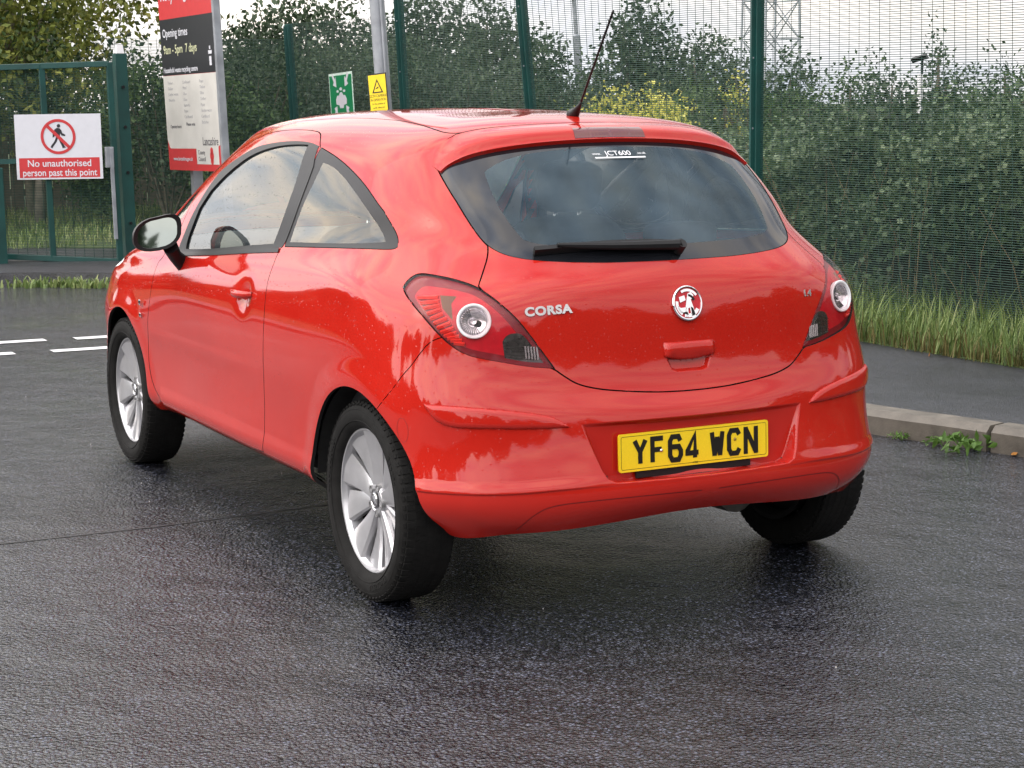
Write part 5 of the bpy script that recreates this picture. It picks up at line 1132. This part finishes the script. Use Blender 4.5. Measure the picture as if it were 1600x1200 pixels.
# pylon
pr=empty('electricity_pylon',(38.0,52.4,0)); tag(pr,'grey steel lattice electricity pylon rising out of the picture on the skyline','pylon')
g=MB(); H=26; 
def leg(i,z): w_=.86-.016*z; return Vector(((-w_,w_,w_,-w_)[i]*.95,(-w_,-w_,w_,w_)[i]*.95,z))
for i in range(4): g.prism(leg(i,0),leg(i,H),.065,.065)
zz=[0,1.0,2.3,3.6,5,6.6,8.4,10.4,12.6,15,17.5,20,22,24,26]
for a,b_ in zip(zz,zz[1:]):
    for i in range(4): j=(i+1)%4; g.prism(leg(i,a),leg(j,b_),.035,.035); g.prism(leg(j,a),leg(i,b_),.035,.035); g.prism(leg(i,b_),leg(j,b_),.035,.035)
g.build('lattice',[M_galv],pr)
g=MB()
for z,l_ in((15,5.5),(19,4.6),(23,3.8)):
    for s in(-1,1): g.prism((0,0,z),(s*l_,0,z+.5),.15,.15); g.prism((0,0,z+1.3),(s*l_,0,z+.5),.1,.1)
g.build('cross_arms',[M_galv],pr)
# ------------------------------------------------------------------ signs
def sframe(TL,TR,BL,off=.0):   # local x along top 0..1 width, y up, origin bottom-left
    TL,TR,BL=Vector(TL),Vector(TR),Vector(BL); x=(TR-TL); W=x.length; x.normalize(); y=(TL-BL); H_=y.length; y=(y-x*y.dot(x)).normalized(); n=x.cross(y)
    M_=Matrix.Identity(4)
    for i,a in enumerate((x,y,n)):
        for j in range(3): M_[j][i]=a[j]
    for j in range(3): M_[j][3]=BL[j]+n[j]*off
    return M_,W,H_
def rect(x0,y0,x1,y1): return [(x0,y0),(x1,y0),(x1,y1),(x0,y1)]
GC=((3.86,11.64,1.745),(3.82,10.98,1.765),(3.875,11.63,1.335))
M_red=simple('sign red',(.50,.030,.035),.4,var=.05); M_sblk=simple('sign black',(.018,.019,.024),.35,var=.1); M_swh=simple('sign white',(.60,.61,.66),.4,var=.03); M_cream=simple('notice paper',(.52,.51,.48),.5,var=.10,scale=4)
M_sgreen=simple('safety green',(.005,.20,.075),.4,var=.05); M_syel=simple('sign yellow',(.78,.58,.02),.4,var=.06); M_smint=simple('pale mint white',(.62,.78,.70),.4); M_lime=simple('pale lime lettering',(.50,.52,.32),.5)
# A: gate sign
GTL=gq(.26,1.400,.045); MA,W,H_=sframe(gq(.17,1.395,.05),gq(.885,1.40,.05),gq(.195,.83,.05))
W=.62*1.0 if False else W
sg=empty('warning_sign',(0,0,0)); tag(sg,'white and red sign on the gate reading no unauthorised person past this point','sign')
bd=flat('board',[rect(0,0,W,H_)],M_swh,MA,sg,.004)
u=W/8.0
flat('red_band',[rect(.025,.015,W-.025,H_*.33)],M_red,MA@Matrix.Translation((0,0,.0045)),bd,.001)
text_obj('lettering','No unauthorised',H_*.150,M_swh,MA@Matrix.Translation((W/2,H_*.242,.006)),bd,.0006,.0010,.96)
text_obj('lettering','person past this point',H_*.150,M_swh,MA@Matrix.Translation((W/2,H_*.098,.006)),bd,.0006,.0010,.87)
Rr=H_*.27; cx,cy=W*.5,H_*.655; C=MA@Matrix.Translation((cx,cy,.005))
man=[[(-.06,.62),(0,.70),(.08,.72),(.14,.66),(.14,.56),(.07,.50),(-.02,.52)],[(-.18,.42),(-.05,.50),(.10,.47),(.20,.36),(.24,.20),(.42,.10),(.40,.02),(.20,.06),(.12,.18),(.10,.0),(-.12,.0),(-.10,.20),(-.22,.0),(-.32,-.05),(-.30,.15)],[(-.12,.0),(.02,.0),(-.10,-.30),(-.30,-.55),(-.36,-.66),(-.46,-.60),(-.40,-.48),(-.22,-.26)],[(-.02,.0),(.10,.0),(.22,-.30),(.34,-.55),(.42,-.62),(.22,-.66),(.20,-.56),(.08,-.30)]]
flat('walking_figure',[[(a*Rr,b_*Rr) for a,b_ in po] for po in man],M_sblk,C,bd,.001)
ringp=[]
for i in range(48):
    a0,a1=2*math.pi*i/48,2*math.pi*(i+1)/48; ringp.append([(Rr*math.cos(a0),Rr*math.sin(a0)),(Rr*math.cos(a1),Rr*math.sin(a1)),(Rr*.84*math.cos(a1),Rr*.84*math.sin(a1)),(Rr*.84*math.cos(a0),Rr*.84*math.sin(a0))])
q=math.cos(math.pi/4)*Rr*.88; t_=Rr*.065
flat('prohibition_ring',ringp+[[(-q-t_,q-t_),(-q+t_,q+t_),(q+t_,-q+t_),(q-t_,-q-t_)]],M_red,C@Matrix.Translation((0,0,.0012)),bd,.001)
# B: tall notice board, edge-on to the camera
nb_=empty('notice_board',(0,0,0)); tag(nb_,'tall red, black and white site notice board on two grey posts behind the car bonnet','notice board')
B_TL=Vector((2.30,12.03,2.62)); B_TR=Vector((2.38,10.75,2.64)); B_BL=Vector((2.36,12.00,.865))
MBo,W,H_=sframe(B_TL,B_TR,B_BL)
g=MB(); g.prism((2.52,11.66,.1),(2.44,11.70,2.75),.09,.09,up=(1,0,0)); g.build('sign_post',[M_galv],nb_); g=MB(); g.prism((2.48,10.69,.1),(2.39,10.73,2.9),.06,.06,up=(1,0,0)); g.build('sign_post',[M_galv],nb_)
bd=flat('board',[rect(0,0,W,H_)],M_red,MBo,nb_,.012)
T=lambda x,y,o=.0135:MBo@Matrix.Translation((x,y,o))
yb=1.38; yw=.87
flat('black_panel',[rect(0.0,yw,W-.004,yb)],M_sblk,MBo@Matrix.Translation((0,0,.0125)),bd,.001)
flat('timetable_panel',[[(.0,.28),(.06,.20),(.70,.20),(.70,.06),(W-.06,.06),(W-.06,.22),(W-.004,.24),(W-.004,yw-.003),(0,yw-.003)]],M_cream,MBo@Matrix.Translation((0,0,.0125)),bd,.001)
text_obj('lettering','Opening times',.105,M_swh,T(.06,1.25,.0145),bd,.0004,.001,1.0,'LEFT'); text_obj('lettering','9am - 5pm  7 days',.110,M_lime,T(.06,1.10,.0145),bd,.0004,.001,1.0,'LEFT')
text_obj('lettering','Household waste recycling centre',.066,M_swh,T(.03,.915,.0145),bd,.0004,.001,.92,'LEFT'); text_obj('lettering','Recycling centre',.17,M_swh,T(.06,1.60,.0145),bd,.0004,.002,1.0,'LEFT')
flat('notice_symbol',[rect(W-.13,.93,W-.08,1.01),rect(W-.145,1.03,W-.065,1.06),rect(W-.12,1.07,W-.09,1.10)],M_swh,MBo@Matrix.Translation((0,0,.0138)),bd,.0005)
M_ink=simple('faded print',(.34,.34,.36),.6); M_ink2=simple('dark print',(.08,.08,.09),.6)
rows_=[]
for c0,n0 in ((.10,4),(.47,7),(.88,8)):
    for i in range(n0):
        text_obj('print_line',random.choice(['Cardboard','Paper','Garden waste','Glass','Metal','Timber','Batteries']),.040,M_ink,T(c0,.80-.052*i,.0142),bd,.0002,0,1.1,'LEFT')
text_obj('print_line','Opening hours',.042,M_ink2,T(.10,.40,.0142),bd,.0002,.0008,1.1,'LEFT'); text_obj('print_line','Please note',.042,M_ink2,T(.50,.42,.0142),bd,.0002,.0008,1.1,'LEFT')
text_obj('lettering','Lancashire',.105,M_ink2,T(W-.05,.262,.0146),bd,.0003,.0006,.82,'RIGHT'); text_obj('lettering','County',.055,M_ink2,T(.74,.165,.0146),bd,.0003,.0003,1,'LEFT'); text_obj('lettering','Council',.055,M_ink2,T(.74,.105,.0146),bd,.0003,.0003,1,'LEFT')
ro=[[(W-.22+.045*math.cos(a)*s_,.135+dz+.045*math.sin(a)*s_) for a in np.linspace(0,2*math.pi,13)[:-1]] for dz,s_ in((.045,.75),(0,1),(-.045,.75))]
flat('rose_emblem',ro,M_red,MBo@Matrix.Translation((0,0,.0142)),bd,.0006)
text_obj('lettering','www.lancashire.gov.uk',.052,M_swh,T(.12,.105,.0146),bd,.0003,.0004,1.0,'LEFT')
# C: green assembly point sign on the fence
gs_=empty('assembly_point_sign',(0,0,0)); tag(gs_,'green and white assembly point sign hanging on the mesh fence','sign')
MC,W,H_=sframe(GC[0],GC[1],GC[2],.03); bd=flat('board',[rect(0,0,W,H_)],M_smint,MC,gs_,.004)
flat('green_field',[rect(.018,.018,W-.018,H_-.022)],M_sgreen,MC@Matrix.Translation((0,0,.0045)),bd,.001)
def arrow(cx,cy,dx,dy,s):
    a=math.atan2(dy,dx); ca,sa=math.cos(a),math.sin(a); pl=[(-.5,-.14),(.0,-.14),(.0,-.42),(.55,0),(.0,.42),(.0,.14),(-.5,.14)]; return [(cx+(x*ca-y*sa)*s,cy+(x*sa+y*ca)*s) for x,y in pl]
pp=[]
for cx,cy,s_ in((.5,.50,1.0),(.36,.47,.85),(.64,.47,.85)):
    pp.append([(cx*W+.060*s_*W*math.cos(a),(cy+.135*s_)*H_+.045*s_*H_*math.sin(a)*.8) for a in np.linspace(0,2*math.pi,11)[:-1]])
pp+= [[(W*.27,H_*.40),(W*.33,H_*.49),(W*.41,H_*.49),(W*.46,H_*.56),(W*.54,H_*.56),(W*.59,H_*.49),(W*.67,H_*.49),(W*.73,H_*.40),(W*.72,H_*.29),(W*.60,H_*.27),(W*.58,H_*.20),(W*.42,H_*.20),(W*.40,H_*.27),(W*.28,H_*.29)]]
flat('people_symbol',pp,M_swh,MC@Matrix.Translation((0,0,.0058)),bd,.0006)
flat('arrows',[arrow(W*.24,H_*.83,1,-1.2,W*.22),arrow(W*.76,H_*.83,-1,-1.2,W*.22),arrow(W*.24,H_*.12,1,1.2,W*.20),arrow(W*.76,H_*.12,-1,1.2,W*.20)],M_swh,MC@Matrix.Translation((0,0,.0058)),bd,.0006)
# D: yellow notice on the column
ys=empty('camera_notice',(0,0,0)); tag(ys,'narrow yellow camera warning notice fixed to the galvanised pole','sign')
MD,W,H_=sframe((2.985,8.64,1.70),(3.06,8.45,1.715),(3.00,8.63,1.28),.05); bd=flat('board',[rect(0,0,W,H_)],M_sblk,MD,ys,.004)
flat('yellow_field',[rect(.008,.008,W-.008,H_-.010)],M_syel,MD@Matrix.Translation((0,0,.0045)),bd,.001)
tr=[(W*.5,H_*.90),(W*.80,H_*.64),(W*.20,H_*.64)]; ti=[(W*.5,H_*.855),(W*.71,H_*.662),(W*.29,H_*.662)]
flat('warning_triangle',[[tr[0],tr[1],ti[1],ti[0]],[tr[1],tr[2],ti[2],ti[1]],[tr[2],tr[0],ti[0],ti[2]],[(W*.40,H_*.71),(W*.55,H_*.73),(W*.56,H_*.76),(W*.41,H_*.73)]],M_sblk,MD@Matrix.Translation((0,0,.0058)),bd,.0006)
for i,(tx,sz) in enumerate((('CCTV CAMERAS',.030),('IN OPERATION',.028),('for the purpose of',.021),('public safety and',.021),('crime prevention',.021),('on this site',.021))): text_obj('lettering',tx,sz,M_sblk,MD@Matrix.Translation((W*.5,H_*(.585-.072*i),.0058)),bd,.0003,.0,.9)
# ------------------------------------------------------------------ what the paint and glass mirror: woodland round the yard behind the camera
def ringwood():
    P_=[]
    n=84000; a=np.radians(RNG.uniform(92,392,n)); R0=27+3*np.sin(a*5)+RNG.normal(size=n)*1.2; top_=5.6+1.1*np.sin(a*9)+.9*np.sin(a*23+1)+.5*np.sin(a*51); top_=top_*np.clip(.45+.55*(np.degrees(a)-105)/50,.45,1); z=top_*RNG.random(n)**.7
    k=RNG.random(n)<np.clip((top_*1.03-z)/.9,0,1); P_=np.stack([-2+R0*np.cos(a),-1+R0*np.sin(a),z],1)[k]; ang=np.degrees(a[k])%360
    keep=(ang>94)&(ang<358); return P_[keep]
wd=tag(leafmesh('distant_woodland',ringwood(),.36,ML_dark,None,.8),'dark woodland round the far side of the yard','woodland',kind='stuff')
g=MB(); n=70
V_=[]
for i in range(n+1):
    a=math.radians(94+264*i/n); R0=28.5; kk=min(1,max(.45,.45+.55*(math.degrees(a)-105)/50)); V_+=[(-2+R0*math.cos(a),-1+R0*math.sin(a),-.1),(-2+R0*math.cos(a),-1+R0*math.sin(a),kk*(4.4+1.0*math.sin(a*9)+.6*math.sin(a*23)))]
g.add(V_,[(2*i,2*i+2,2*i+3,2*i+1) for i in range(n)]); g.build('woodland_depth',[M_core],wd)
